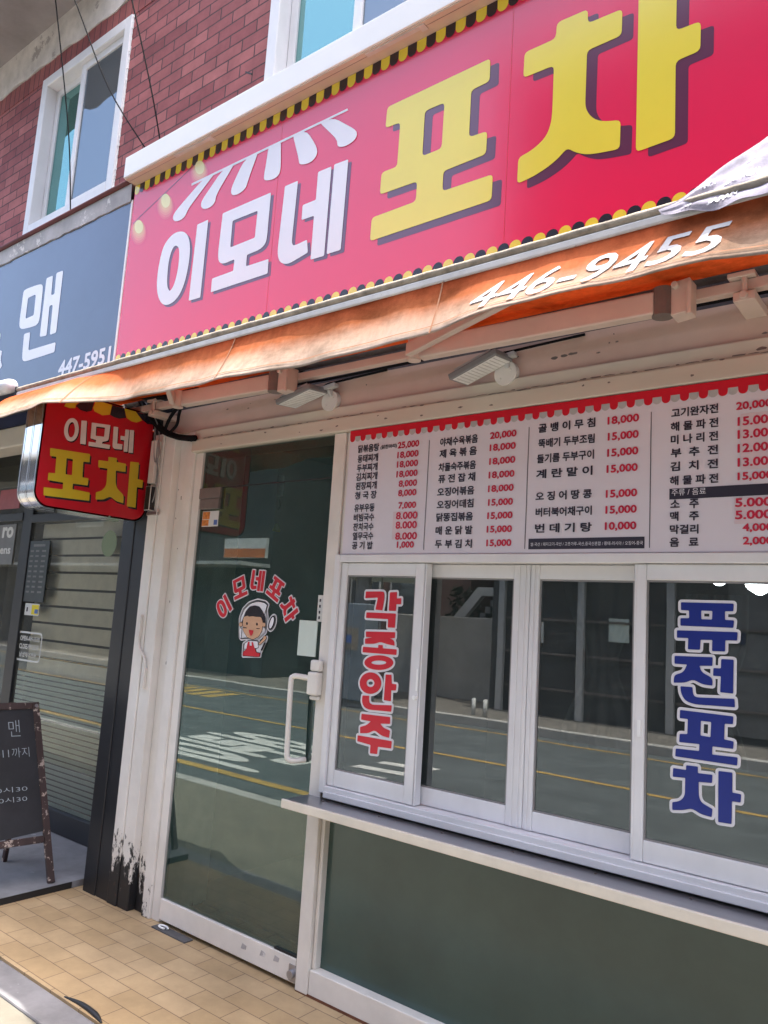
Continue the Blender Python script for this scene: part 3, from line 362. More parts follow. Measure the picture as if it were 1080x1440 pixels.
M['ink'] = pm('menu_ink', (.022, .018, .035), .4, .1, 6)
M['red_ink'] = pm('menu_red_ink', (.55, .012, .05), .4, .06, 6)
M['pink_patch'] = pm('price_patch', (.66, .54, .58), .35, .03, 6)
M['lamp_grey'] = pm('lamp_housing', (.45, .45, .45), .4, .1, 6)
M['lamp_dark'] = pm('lamp_bezel', (.20, .20, .21), .4, .1, 6)
M['lamp_white'] = pm('lamp_base', (.66, .63, .60), .45, .08, 6)
M['led'] = pm('led_lens', (.80, .82, .82), .25, .1, 30)
M['arm'] = pm('awning_arm_paint', (.60, .49, .43), .4, .1, 5, spots=(26, .73, (.25, .16, .1)))
M['roller'] = pm('dirty_roller_and_gap_shade', (.10, .09, .085), .8, .5, 12)
M['bar_top'] = pm('weathered_fabric', (.34, .29, .23), .9, .45, 22, bump=.6, bscale=50)
M['bar'] = pm('aluminium_front_bar', (.62, .60, .58), .45, .18, 9, spots=(18, .66, (.38, .33, .28)))
M['chrome'] = pm('polished_stainless', (.80, .79, .80), .05, .06, 9, metal=1.0)
M['rubber'] = pm('threshold_plate', (.09, .09, .095), .6, .25, 14)
M['board'] = pm('chalkboard_face', (.017, .017, .021), .7, .45, 5)
M['chalk'] = pm('chalk', (.33, .37, .41), .9, .3, 40)
M['wood'] = pm('worn_dark_wood', (.045, .024, .022), .65, .4, 9, spots=(24, .56, (.38, .31, .27)), stretch=(1, 1, .25), bump=.3)
M['platform'] = pm('grey_platform', (.20, .20, .21), .7, .3, 5, spots=(12, .66, (.32, .32, .33)))
M['kerb'] = pm('cement_kerb', (.22, .215, .22), .85, .3, 4, spots=(2.2, .56, (.40, .40, .42)), bump=.4)
M['concrete'] = pm('light_concrete', (.17, .155, .12), .9, .2, 4, bump=.5, spots=(9, .72, (.3, .28, .25)))
M['asphalt'] = pm('asphalt', (.080, .094, .098), .85, .3, 3, bump=.5, bscale=120)
M['mark_white'] = pm('road_paint_white', (.55, .55, .53), .8, .25, 6, spots=(30, .66, (.2, .2, .2)))
M['mark_yellow'] = pm('road_paint_yellow', (.42, .27, .07), .8, .25, 6, spots=(30, .68, (.2, .16, .1)))
M['tile'] = brickmat('tan_floor_tile', (.46, .325, .175), (.54, .395, .23), (.22, .15, .09), .2, .1, .0022, plane='xy', ox=.062, oz=.055, rough=.55, bump=.3, var=.34, vscale=3.2, spec=.35, dirt=(24, .705, (.20, .14, .085)), wob=.0025)
M['far_tile'] = brickmat('far_pavers', (.17, .16, .14), (.22, .2, .18), (.1, .09, .08), .3, .15, .006, plane='xy', rough=.85)
M['wall_grey'] = pm('cement_wall', (.40, .39, .37), .9, .25, 2, bump=.3)
M['wall_brown'] = pm('brown_render', (.15, .085, .07), .85, .25, 2)
M['wall_dark'] = pm('dark_shopfront', (.05, .048, .05), .6, .3, 2)
M['far_white'] = pm('far_white_panel', (.62, .62, .6), .6, .1, 3)
M['far_orange'] = pm('far_orange_panel', (.55, .16, .05), .6, .1, 3)
M['far_awn'] = pm('far_ledge', (.5, .5, .48), .6, .15, 3)
M['pole'] = pm('concrete_pole', (.35, .34, .33), .85, .2, 4)
M['leaf'] = pm('dark_leaves', (.035, .06, .025), .7, .5, 12)
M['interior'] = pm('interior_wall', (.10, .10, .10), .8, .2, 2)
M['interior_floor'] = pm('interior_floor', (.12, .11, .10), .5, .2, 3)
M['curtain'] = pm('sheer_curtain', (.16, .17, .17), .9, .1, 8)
M['lamp_on'] = pm('lit_lamp', (.9, .9, .9), .5, 0, 3, emit=((.92, .97, 1.0), 6.0))
M['paper'] = pm('pale_note', (.60, .68, .62), .6, .04, 6)
M['blind'] = pm('pale_blind', (.90, .83, .68), .7, .08, 6)
M['film'] = pm('frosted_film', (.50, .58, .53), .35, .08, 5)
M['navy_cloth'] = pm('navy_awning_cloth', (.012, .018, .06), .8, .2, 6)
M['vinyl_wrap'] = pm('plastic_wrap', (.72, .70, .74), .18, .2, 14, bump=.8, bscale=18)
M['skin'] = pm('print_skin', (.62, .36, .22), .4, .03, 6)
M['lock'] = pm('lock_plate', (.16, .13, .12), .4, .2, 14)
M['sticker_orange'] = pm('sticker_orange', (.6, .2, .04), .4, .5, 60)
M['sticker_blue'] = pm('sticker_blue', (.05, .13, .4), .4, .3, 60)
M['poster'] = pm('dark_poster', (.035, .045, .05), .4, .3, 9)
M['poster_grey'] = pm('grey_poster', (.16, .16, .16), .5, .2, 9)
M['pink_card'] = pm('pink_card', (.35, .10, .12), .5, .2, 9)
M['glass_door'] = glass('door_glass', (.42, .55, .49), 2.1, .19, (.11, .22, .20), refl=(.82, .95, .91))  # teal veil mixed in with the dust lightens the whole pane
M['glass_win'] = glass('window_glass', (.50, .55, .54), 2.2, .09, (.22, .28, .28))
M['glass_left'] = glass('shop_glass', (.97, .98, .97), 1.55, .11, (.55, .54, .46))  # dust share raised as a pale painted haze to brighten the dim panes
M['clear'] = clear('glass_edge')
M['frost'] = pm('frosted_panel', (.038, .076, .068), .24, .34, .9, spec=.6, spots=(70, .735, (.16, .2, .18)))
M['rust'] = pm('rusty_base', (.16, .06, .03), .85, .4, 14)

def upper_glass(name, dark, refl, fac):
    m, nt, b, L = base(name); nt.nodes.remove(b)
    df = nd(nt, 'BsdfDiffuse'); df.inputs[0].default_value = (*dark, 1)
    gl = nd(nt, 'BsdfGlossy'); gl.inputs[0].default_value = (*refl, 1); gl.inputs['Roughness'].default_value = .02
    mx = nd(nt, 'MixShader'); mx.inputs[0].default_value = fac
    n2 = noise(nt, 2.0, 1); bp = nd(nt, 'Bump'); bp.inputs['Strength'].default_value = 0.25; bp.inputs['Distance'].default_value = .03
    L.new(n2.outputs['Fac'], bp.inputs['Height']); L.new(bp.outputs[0], gl.inputs['Normal'])
    L.new(df.outputs[0], mx.inputs[1]); L.new(gl.outputs[0], mx.inputs[2]); L.new(mx.outputs[0], nt.nodes['Material Output'].inputs[0]); return m
M['glass_teal'] = upper_glass('tinted_upper_glass', (.03, .11, .105), (.44, .76, .73), .45)
M['glass_screen'] = upper_glass('screened_upper_glass', (.10, .11, .12), (.55, .66, .75), .28)

def pillar_mat():
    m, nt, b, L = base('flaking_white_pillar')
    tc = nd(nt, 'TexCoord'); sp = nd(nt, 'SeparateXYZ'); L.new(tc.outputs['Object'], sp.inputs[0])
    n = noise(nt, 13, 9, .78, (1.8, 1.8, .8))
    # flaking grows towards the foot: noise + (0.42 - z)
    sb = nd(nt, 'Math'); sb.operation = 'MULTIPLY_ADD'; sb.inputs[1].default_value = -0.90; sb.inputs[2].default_value = 0.30; L.new(sp.outputs[2], sb.inputs[0])
    mx = nd(nt, 'Math'); mx.operation = 'MAXIMUM'; mx.inputs[1].default_value = -0.155; L.new(sb.outputs[0], mx.inputs[0])
    # only the outer (left) boards have lost their paint
    sx = nd(nt, 'Math'); sx.operation = 'MULTIPLY_ADD'; sx.inputs[1].default_value = -2.2; sx.inputs[2].default_value = -7.28; L.new(sp.outputs[0], sx.inputs[0])
    mn = nd(nt, 'Math'); mn.operation = 'MINIMUM'; mn.inputs[1].default_value = 0.0; L.new(sx.outputs[0], mn.inputs[0])
    ad = nd(nt, 'Math'); ad.operation = 'ADD'; L.new(n.outputs['Fac'], ad.inputs[0]); L.new(mx.outputs[0], ad.inputs[1])
    ad2 = nd(nt, 'Math'); ad2.operation = 'ADD'; L.new(ad.outputs[0], ad2.inputs[0]); L.new(mn.outputs[0], ad2.inputs[1])
    r = ramp(nt, ad2.outputs[0], [(.585, (0, 0, 0)), (.60, (1, 1, 1))])
    n2 = noise(nt, 4, 5); r2 = ramp(nt, n2.outputs['Fac'], [(.3, (.68, .65, .61)), (.7, (.80, .77, .73))])
    n3 = noise(nt, 30, 5); r3 = ramp(nt, n3.outputs['Fac'], [(.60, (.014, .014, .016)), (.78, (.10, .05, .03))])
    L.new(mixc(nt, r.outputs[0], r2.outputs[0], r3.outputs[0]).outputs[0], b.inputs['Base Color'])
    b.inputs['Roughness'].default_value = .5
    bp = nd(nt, 'Bump'); bp.invert = True; bp.inputs['Strength'].default_value = .6; bp.inputs['Distance'].default_value = .003
    L.new(r.outputs[0], bp.inputs['Height']); L.new(bp.outputs[0], b.inputs['Normal']); return m
M['pillar'] = pillar_mat()

def fabric(name, stops, z0, z1, transl=.45, rough=.9):
    """awning cloth, faded and dirty towards its hem (real wear, follows the cloth)"""
    m, nt, b, L = base(name); nt.nodes.remove(b)
    tc = nd(nt, 'TexCoord'); sp = nd(nt, 'SeparateXYZ'); L.new(tc.outputs['Object'], sp.inputs[0])
    mr = nd(nt, 'MapRange'); mr.inputs[1].default_value = z0; mr.inputs[2].default_value = z1; L.new(sp.outputs[2], mr.inputs[0])
    n = noise(nt, 5, 6, .7, (1, 1, .3)); ad = nd(nt, 'Math'); ad.operation = 'MULTIPLY_ADD'; ad.inputs[1].default_value = .35
    L.new(n.outputs['Fac'], ad.inputs[0]); sb = nd(nt, 'Math'); sb.operation = 'SUBTRACT'; sb.inputs[1].default_value = .175
    L.new(mr.outputs[0], ad.inputs[2]); L.new(ad.outputs[0], sb.inputs[0])
    c = ramp(nt, sb.outputs[0], stops)
    n2 = noise(nt, 40, 4, .7, (1, 1, .4)); r2 = ramp(nt, n2.outputs['Fac'], [(.3, (.78,) * 3), (.7, (1,) * 3)])
    cc = mixc(nt, 1, c.outputs[0], r2.outputs[0], 'MULTIPLY')
    n3 = noise(nt, 2.6, 7, .7, (1, 1, 2)); r3 = ramp(nt, n3.outputs['Fac'], [(.36, (.55, .53, .50)), (.54, (1,) * 3)]); cc = mixc(nt, 1, cc.outputs[0], r3.outputs[0], 'MULTIPLY')
    n4 = noise(nt, 260, 2); bpf = nd(nt, 'Bump'); bpf.inputs['Strength'].default_value = .35; bpf.inputs['Distance'].default_value = .002; L.new(n4.outputs['Fac'], bpf.inputs['Height'])
    df = nd(nt, 'BsdfDiffuse'); tl = nd(nt, 'BsdfTranslucent'); mx = nd(nt, 'MixShader'); mx.inputs[0].default_value = transl
    L.new(bpf.outputs[0], df.inputs['Normal']); L.new(cc.outputs[0], df.inputs[0]); L.new(cc.outputs[0], tl.inputs[0]); L.new(df.outputs[0], mx.inputs[1]); L.new(tl.outputs[0], mx.inputs[2])
    L.new(mx.outputs[0], nt.nodes['Material Output'].inputs[0]); return m
M['valance'] = fabric('orange_valance_cloth', [(0.0, (.62, .50, .41)), (.32, (.60, .40, .29)), (.58, (.56, .19, .085)), (1.0, (.50, .085, .03))], 2.33, 2.53, .22)
M['hem'] = pm('seam_thread', (.40, .20, .12), .9, .3, 30, spec=.1)
M['cloth_white'] = pm('shade_greyed_paint', (.56, .55, .56), .9, .15, 20, spec=.1)  # white greyed to put shading into the valance digits
M['canopy'] = fabric('orange_canopy_cloth', [(0, (.74, .20, .06)), (1, (.78, .24, .08))], 2.5, 2.8, .5)
M['cloth'] = fabric('pale_printed_cloth', [(0, (.40, .38, .47)), (1, (.56, .54, .62))], 2.4, 2.8, .25)

# ---------------------------------------------------------------- setting: ground and street
g = MB(); g.box(-140, 140, -140, 60, -.6, -.25); struct(g.build('ground', M['concrete']))
g = MB(); g.box(-3.79, 4.0, -.675, .30, -.2, 0.0); struct(g.build('sidewalk', M['tile']))
g = MB()
g.box(-9.0, 4.0, -.812, -.679, -.2, -.004); struct(g.build('kerb_strip', M['kerb'], bevel=.008))
g = MB(); g.box(-40, 40, -2.02, -.816, -.2, -.012); struct(g.build('pavement', M['concrete']))
g = MB(); g.box(-40, 40, -2.16, -2.024, -.25, -.008); struct(g.build('kerb', M['wall_grey'], bevel=.012))
g = MB(); g.box(-60, 60, -8.54, -2.164, -.28, -.13); struct(g.build('road', M['asphalt']))
g = MB(); g.box(-60, 60, -8.70, -8.544, -.28, 0.0); struct(g.build('far_kerb', M['wall_grey'], bevel=.012))
g = MB(); g.box(-60, 60, -30, -8.704, -.28, -.006); struct(g.build('far_pavement', M['far_tile']))
g = MB(); g.box(-9.0, -3.792, -.676, .60, -.2, .032); g.box(-3.7918, -3.7895, -.676, -.06, -.1, .031, 1); struct(g.build('entrance_floor', [M['platform'], M['black']]))  # second box: black strip painting the shadow line at the step
PLF = PL['floor'](-.126)
g = MB()
for y0, y1, x0, x1 in ((-2.96, -2.83, -40, -4.85), (-5.85, -5.76, -40, 40), (-8.15, -8.07, -40, 40)):
    g.add([PLF(x0, y0, 0), PLF(x1, y0, 0), PLF(x1, y1, 0), PLF(x0, y1, 0)], [(0, 1, 2, 3)])
struct(g.build('lane_line', M['mark_yellow']))
g = MB()   # school-zone lettering, read by drivers heading to -x
text(g, '어린이', PLF, -4.90, -3.12, 0, 2.3, bold=.05, xf=lambda a, b: (-7.05 - b, a))
PLG = PL['floor'](-.1255)
for k in range(3): g.add([PLG(-5.6 + k * .02, -3.85 - k * .42, 0), PLG(-4.95 + k * .02, -3.95 - k * .42, 0), PLG(-4.95 + k * .02, -4.12 - k * .42, 0), PLG(-5.6 + k * .02, -4.02 - k * .42, 0)], [(0, 1, 2, 3)])
struct(g.build('road_marking', M['mark_white']))
g = MB()
for k in range(9): g.add([PLG(-15.2 + k * .42, -7.95, 0), PLG(-14.95 + k * .42, -7.95, 0), PLG(-14.75 + k * .42, -7.0, 0), PLG(-15.0 + k * .42, -7.0, 0)], [(0, 1, 2, 3)])
struct(g.build('hatched_marking', M['mark_yellow']))
g = MB(); g.tube([(-2.78, -.665, 0.0), (-2.68, -.655, .004), (-2.58, -.660, .005), (-2.52, -.672, .001)], [.003, .009, .010, .003], 8, 4)
tag(g.build('rubber_strip', M['black'], smooth=True), 'torn strip of black rubber in the joint between tan tiles and kerb', 'rubber strip')
g = MB(); g.box(-3.105, -2.86, -.058, -.010, -.02, .006)
tag(g.build('threshold_plate', M['rubber'], bevel=.002), 'small dark grey plate let into the tiles at the foot of the glass door', 'floor plate')
g = MB(); g.tube([(-3.045 + .03 * math.cos(a), -.035 + .012 * math.sin(a), .012) for a in [i * .45 for i in range(13)]], .0045, 8)
tag(g.build('plastic_hook', M['white_trim'], smooth=True), 'curled white plastic scrap lying on the dark floor plate', 'plastic scrap')

# ---------------------------------------------------------------- the brick building
B = thing('brick_building', 'red brick building with a white framed food stall front on the ground floor', 'building', (-3.0, 0, 0))
WA = (-5.45, -4.30, 4.05, 5.305); WB = (-2.915, -1.45, 4.05, 5.305)
def holes_wall(x0, x1, z0, z1, wins, y0=0.0, y1=.22):
    g = MB(); x = x0
    for a, b, c, d in wins:
        g.box(x, a, y0, y1, z0, z1); g.box(a, b, y0, y1, z0, c)
        if d < z1: g.box(a, b, y0, y1, d, z1)
        x = b
    g.box(x, x1, y0, y1, z0, z1); return g
holes_wall(-9.0, 3.2, 2.86, 5.305, (WA, WB, (.2, 1.6, 4.05, 5.305))).build('brick_wall', M['brick'], B)
MB().box(-9.0, 3.2, -.004, .22, 5.306, 5.45).build('soldier_course', M['soldier'], B)
# plaster edge with an uneven lower line, then the slab overhead
g = MB(); n = 120; vs = []; fs = []
for i in range(n + 1):
    x = -9 + 12.2 * i / n; j = .012 * math.sin(i * 1.7) + .010 * random.uniform(-1, 1)
    k = .014 * math.sin(i * .9 + 1) + .012 * random.uniform(-1, 1)
    vs += [(x, -.012, 5.452 + j), (x, -.030, 5.752 + k), (x, .2, 5.752 + k), (x, .2, 5.452 + j)]
for i in range(n):
    a = i * 4; fs += [(a + q, a + (q + 1) % 4, a + 4 + (q + 1) % 4, a + 4 + q) for q in range(4)]
g.add(vs, fs); g.build('plaster_band', M['plaster'], B)
MB().box(-9.0, -4.55, -.62, .3, 5.74, 5.95).build('overhanging_slab', M['slab'], B)
MB().box(-9.0, 3.2, .0, 4.5, 5.96, 6.6).build('parapet', M['brick'], B)
def upper_window(x0, x1, z0, z1, split):
    f = MB(); t = .075
    f.box(x0, x0 + t, -.018, .12, z0, z1); f.box(x1 - t, x1, -.018, .12, z0, z1)
    f.box(x0 + t, x1 - t, -.018, .12, z1 - t, z1); f.box(x0 + t, x1 - t, -.018, .12, z0, z0 + t)
    w = f.build('upper_window', M['white_alu'], B, bevel=.006)
    xm = x0 + (x1 - x0) * split; t2 = .055
    def sash(a, b, y):
        s_ = MB(); s_.box(a, a + t2, y, y + .04, z0 + t, z1 - t); s_.box(b - t2, b, y, y + .04, z0 + t, z1 - t)
        s_.box(a + t2, b - t2, y, y + .04, z1 - t - t2, z1 - t); s_.box(a + t2, b - t2, y, y + .04, z0 + t, z0 + t + t2)
        s_.build('window_sash', M['white_alu'], w, bevel=.004)
    sash(x0 + t + .004, xm + .03, .062); sash(xm - .03, x1 - t - .004, .014)
    MB().box(x0 + t + .05, xm - .02, .075, .085, z0 + t + .05, z1 - t - .05).build('window_pane', M['glass_teal'], w)
    MB().box(xm + .02, x1 - t - .05, .026, .036, z0 + t + .05, z1 - t - .05).build('window_pane', M['glass_screen'], w)
    MB().box(x0, x1, .13, .2, z0, z1).build('window_backing', M['black'], w)
    s2 = MB()
    for i in range(60):      # foam squeezed out along the frame
        z = z0 + (z1 - z0) * i / 60; s2.cyl((x1 + .003, -.004, z + .01), (0, 0, 1), .002 + .005 * random.random(), .018, 6)
    s2.build('sealant_bead', M['white_trim'], w)
upper_window(*WA, .47); upper_window(*WB, .42); upper_window(.2, 1.6, 4.05, 5.305, .5)

# ground-floor beams and posts
MB().box(-3.84, 3.2, .0, .2, 2.372, 2.50).build('glow_pink_beam', M['glow_pink_wall'], B)
MB().box(-3.84, 3.2, .05, .2, 2.50, 2.855).build('shade_dark_lintel', M['roller'], B)  # dark colour stands in for the shadowed gap above the beam
g = MB(); g.box(-3.20, 3.2, -.016, .16, 2.318, 2.371); g.box(-3.20, 3.2, -.030, .16, 2.252, 2.317)
g.build('cream_lintel', M['cream_paint'], B, bevel=.006)
g = MB(); g.box(-3.503, -3.425, -.040, .33, 0, 2.371); g.box(-3.422, -3.335, -.034, .33, 0, 2.371); g.box(-3.334, -3.255, .006, .33, 0, 2.371)
g.box(-3.254, -3.190, -.012, .33, 0, 2.317 + .05); g.box(-3.189, -3.128, .000, .12, 0, 2.251)
g.build('white_pillar', M['pillar'], B, bevel=.004)
g = MB(); g.box(-3.725, -3.615, -.0375, .36, 0, 2.60); g.box(-3.613, -3.506, -.033, .36, 0, 2.60)
g.build('charcoal_pillar', M['dark_frame'], B, bevel=.004)
MB().box(-9.0, -3.728, -.09, .36, 2.60, 2.858).build('neighbour_lintel', M['dark_frame'], B)
MB().box(-9.0, -3.728, -.12, .05, 2.425, 2.56).build('shutter_box', M['cream_paint'], B, bevel=.01)
g = MB(); g.box(-2.222, -2.156, -.016, .10, .004, 2.251); g.build('door_post', M['white_paint'], B, bevel=.004)
g = MB(); g.box(-2.1545, -2.124, -.006, .10, 1.724, 2.251); g.build('board_post', M['white_paint'], B, bevel=.003)

g = MB()
def chip(x, z, w, h, y):
    pts = []; n = 9
    for k in range(n):
        a = 2 * math.pi * k / n; q = random.uniform(.55, 1.1); pts.append((x + w * q * math.cos(a), z + h * q * math.sin(a)))
    g.add([(u, y, v) for u, v in pts], [tuple(range(n))])
x = -3.1
while x < .3:
    if random.random() < .8: chip(x, 2.3175 + random.uniform(-.003, .003), random.uniform(.008, .035), random.uniform(.0012, .0035), -.0308)
    if random.random() < .2: chip(x, random.uniform(2.27, 2.30), random.uniform(.004, .014), random.uniform(.002, .005), -.0306)
    x += .045
for k in range(16): chip(random.uniform(-3.1, .2), random.uniform(2.385, 2.48), random.uniform(.003, .012), random.uniform(.002, .005), -.0008)
for (cx, cz) in ((-1.20, 2.425), (-1.165, 2.427), (-1.13, 2.43), (-.52, 2.335)): chip(cx, cz, .018, .006, -.0009 if cz > 2.4 else -.0167)
for k in range(14): chip(-3.30 + random.uniform(-.03, .06), random.uniform(.7, 2.1), .004, random.uniform(.004, .014), -.0125 if False else .0050)
g.build('paint_chip_stain', M['lock'], B)

# interior, dim behind the glass
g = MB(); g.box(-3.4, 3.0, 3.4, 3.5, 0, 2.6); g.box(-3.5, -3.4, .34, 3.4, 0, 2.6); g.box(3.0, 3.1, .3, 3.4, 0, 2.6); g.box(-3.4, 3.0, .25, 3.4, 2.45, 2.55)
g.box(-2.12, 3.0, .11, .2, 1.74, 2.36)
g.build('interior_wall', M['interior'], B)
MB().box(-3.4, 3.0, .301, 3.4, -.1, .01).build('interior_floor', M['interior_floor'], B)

# glass entrance door
D = MB(); D.box(-3.118, -2.228, -.010, .030, .020, .112)
D = D.build('entrance_door', M['white_paint'], B, bevel=.003)
def pane(name, x0, x1, y0, z0, z1, mat, parent, t=.008):
    g = MB(); g.box(x0, x1, y0, y0 + t, z0, z1, 1, 0); return g.build(name, [mat, M['clear']], parent)
pane('door_glass', -3.116, -2.232, .002, .113, 2.058, M['glass_door'], D)
pane('transom_glass', -3.116, -2.232, .002, 2.064, 2.248, M['glass_door'], D)
g = MB(); g.box(-3.127, -3.116, -.004, .02, .113, 2.249); g.build('door_edge', M['wall_grey'], D)
g = MB(); g.box(-2.36, -2.232, -.006, .018, .113, .121); g.box(-3.116, -2.232, .001, .012, 2.058, 2.0635); g.build('glass_seal', M['black'], D)
g = MB(); g.box(-3.122, -2.962, -.012, .024, 2.008, 2.062); g.box(-3.108, -2.965, -.014, .024, 1.955, 2.006); g.build('hinge_fitting', M['lock'], D, bevel=.003)
g = MB(); g.box(-3.092, -2.970, -.0015, .0015, 1.868, 1.945, 0); g.box(-3.088, -3.035, -.0025, -.0016, 1.905, 1.942, 1); g.box(-3.09, -3.04, -.0025, -.0016, 1.872, 1.902, 1); g.box(-3.0, -2.975, -.0025, -.0016, 1.875, 1.9, 2)
g.build('card_sticker', [M['far_white'], M['sticker_orange'], M['sticker_blue']], D)
g = MB(); g.box(-2.362, -2.255, -.0015, .0015, 1.292, 1.442); g.build('paper_note', M['paper'], D)
g = MB(); g.box(-2.262, -2.234, -.0015, .0015, 1.44, 1.552); g.build('narrow_label', M['far_white'], D)
g = MB()
for k, z in enumerate((1.53, 1.505, 1.48, 1.457)): g.box(-2.253, -2.244, -.0022, -.0016, z - .006, z + .006)
g.build('label_print', M['ink'], D)
g = MB(); g.tube([(-2.235, -.035, 1.205), (-2.29, -.055, 1.210), (-2.318, -.060, 1.205), (-2.325, -.062, 1.17), (-2.318, -.062, .92), (-2.314, -.060, .880), (-2.300, -.05, .868), (-2.278, -.02, .870), (-2.27, .0, .872)], .0115, 10, 5)
H = g.build('door_handle', M['white_paint'], D, smooth=True)
g = MB(); g.box(-2.246, -2.186, -.052, -.018, 1.140, 1.234); g.box(-2.240, -2.186, -.046, -.018, 1.237, 1.283); g.box(-2.24, -2.19, -.04, -.018, 1.120, 1.138)
g.build('lock_box', M['white_paint'], D, bevel=.008)
g = MB(); g.cyl((-2.243, -.018, .055), (0, 1, 0), .016, .02, 16); g.box(-2.262, -2.222, -.014, -.0105, .028, .088); g.build('floor_lock', M['steel'], D)
g = MB()
for x, z in ((-2.53, .072), (-2.415, .078), (-2.335, .082)): g.prism([(x - .02, z - .012), (x + .010, z - .010), (x + .014, z + .006), (x - .012, z + .011)], -.0112, -.0101)
g.build('glue_mark', M['flash'], D)
FD = PL['front'](-.0005)
# emblem on the door: arched shop name over a little cook
def norm(name, h, cx, cz, ang):
    lps = GL[name]; xs = [p[0] for l in lps for p in l]; zs = [p[1] for l in lps for p in l]
    k = h / (max(zs) - min(zs)); mx_ = (max(xs) + min(xs)) / 2; mz = (max(zs) + min(zs)) / 2; ca, sa = math.cos(R(ang)), math.sin(R(ang))
    return [[(cx + ((x - mx_) * ca - (z - mz) * sa) * k, cz + ((x - mx_) * sa + (z - mz) * ca) * k) for x, z in l] for l in lps]
gw = MB(); gr = MB()
for nm, cx, cz, a in (('s_i', -2.868, 1.478, 42), ('s_mo', -2.767, 1.572, 20), ('s_ne', -2.648, 1.607, -3), ('s_po', -2.526, 1.573, -28), ('s_cha', -2.428, 1.484, -56)):
    lp = norm(nm, .094, cx, cz, a)
    decal(gw, lp, FD, .0055, 0, .0012); decal(gr, lp, FD, 0, 0, .0024)
gw.build('arched_lettering_outline', M['vin_white2'], D); gr.build('arched_lettering', M['vin_red'], D)
g = MB(); mats = [M['vin_white2'], M['vin_black'], M['vin_white'], M['skin'], M['vin_red']]
lv = [.0012]
def layer(nm, mi, grow=0, only=None):
    for j, lp in enumerate(GL[nm]):
        if only is None or j in only: decal(g, [lp], FD, grow, .002, lv[0], mi); lv[0] += .00012
for nm in ('c_back',): layer(nm, 0, .006)
lv[0] = .0020
for nm in ('c_scarf', 'c_red', 'c_white'): layer(nm, 1, .0028)
lv[0] = .0028; layer('c_scarf', 2); layer('c_white', 2, 0, (1,))
lv[0] = .0034; layer('c_hair', 1); layer('c_face', 1, .0022)
lv[0] = .0041; layer('c_face', 3)
lv[0] = .0047; layer('c_red', 4); layer('c_dark', 1)
lv[0] = .0056; layer('c_mouth', 4); layer('c_white', 2, 0, (0,))
g.build('cook_emblem', mats, D)

# sliding windows over the counter
W = MB(); x1 = -.12
W.box(-2.154, -2.125, -.034, .075, .768, 1.722); W.box(x1 - .03, x1, -.034, .075, .768, 1.722)
W.box(-2.125, x1 - .03, -.034, .075, 1.690, 1.722); W.box(-2.125, x1 - .03, -.034, .075, .768, .797)
W.box(-2.125, x1 - .03, -.040, -.0341, .752, .778)
W = W.build('sliding_window', M['white_alu'], B, bevel=.003)
def sash(a, b, gx0, gx1, y, d=.03):
    s_ = MB()
    for i, (u, v) in enumerate(((a, gx0), (gx1, b))):
        m_ = (u + v) / 2
        s_.box(u, v, y, y + d, .799, 1.688)
    s_.box(gx0, gx1, y + .002, y + d, 1.638, 1.688); s_.box(gx0, gx1, y + .002, y + d, .799, .862)
    o = s_.build('window_sash', M['white_alu'], W, bevel=.0035)
    gk = MB()
    for (u, v, p, q) in ((gx0, gx0 + .006, .862, 1.638), (gx1 - .006, gx1, .862, 1.638), (gx0 + .006, gx1 - .006, .862, .868), (gx0 + .006, gx1 - .006, 1.632, 1.638)):
        gk.box(u + .0002, v - .0002, y + .006, y + .02, p + .0002, q - .0002)
    gk.build('window_gasket', M['grey_cable'], W)
    return pane('window_pane', gx0 + .001, gx1 - .001, y + .010, .863, 1.637, M['glass_win'], W, .006)
sash(-2.124, -1.700, -2.090, -1.742, -.022); sash(-.885, -.155, -.852, -.190, -.022)
sash(-1.758, -1.276, -1.715, -1.340, .020); sash(-1.274, -.870, -1.240, -.905, .020)
g = MB()
for x in (-1.695, -1.32, -1.297, -1.262, -.888): g.box(x, x + .006, -.024 if x in (-1.695, -.888) else .016, .012 if x in (-1.695, -.888) else .0198, .80, 1.687)
g.build('meeting_rib', M['white_alu'], W, bevel=.001)
g = MB(); g.cyl((-1.713, -.024, 1.185), (0, 1, 0), .008, .014, 12); g.box(-1.71, -1.702, -.026, -.021, 1.21, 1.29); g.box(-.872, -.862, -.026, -.021, 1.16, 1.21); g.build('sash_latch', M['white_trim'], W)
PW = PL['front'](-.0128)
def win_letters(names, mat, nm):
    a = MB(); b = MB()
    for i, n_ in enumerate(names):
        decal(a, GL[n_], PW, .0085, .002, .0006 + i * .00002); decal(b, GL[n_], PW, 0, .003, .0022)
    a.build(nm + '_outline', M['vin_white2'], W); b.build(nm, mat, W)
win_letters(('w_gak', 'w_jong', 'w_an', 'w_ju'), M['vin_red'], 'red_lettering')
win_letters(('w_pyu', 'w_jeon', 'w_po', 'w_cha'), M['vin_blue'], 'blue_lettering')

# lower frosted panel under the counter
P = MB(); P.box(-2.154, 3.0, -.012, .06, .006, .098); P.box(-2.154, -2.135, .0, .06, .0985, .70); P.box(-2.154, 3.0, .002, .06, .70, .745)
P = P.build('lower_panel', M['white_paint'], B, bevel=.004)
MB().box(-2.135, 3.0, .030, .038, .098, .70).build('frosted_glass', M['frost'], P)
MB().box(-2.22, 3.0, -.014, -.0125, -.002, .010).build('rust_stain', M['rust'], P)
MB().box(-1.93, -1.35, -.06, .0, .692, .708).build('shelf_bracket', M['bar_top'], P)

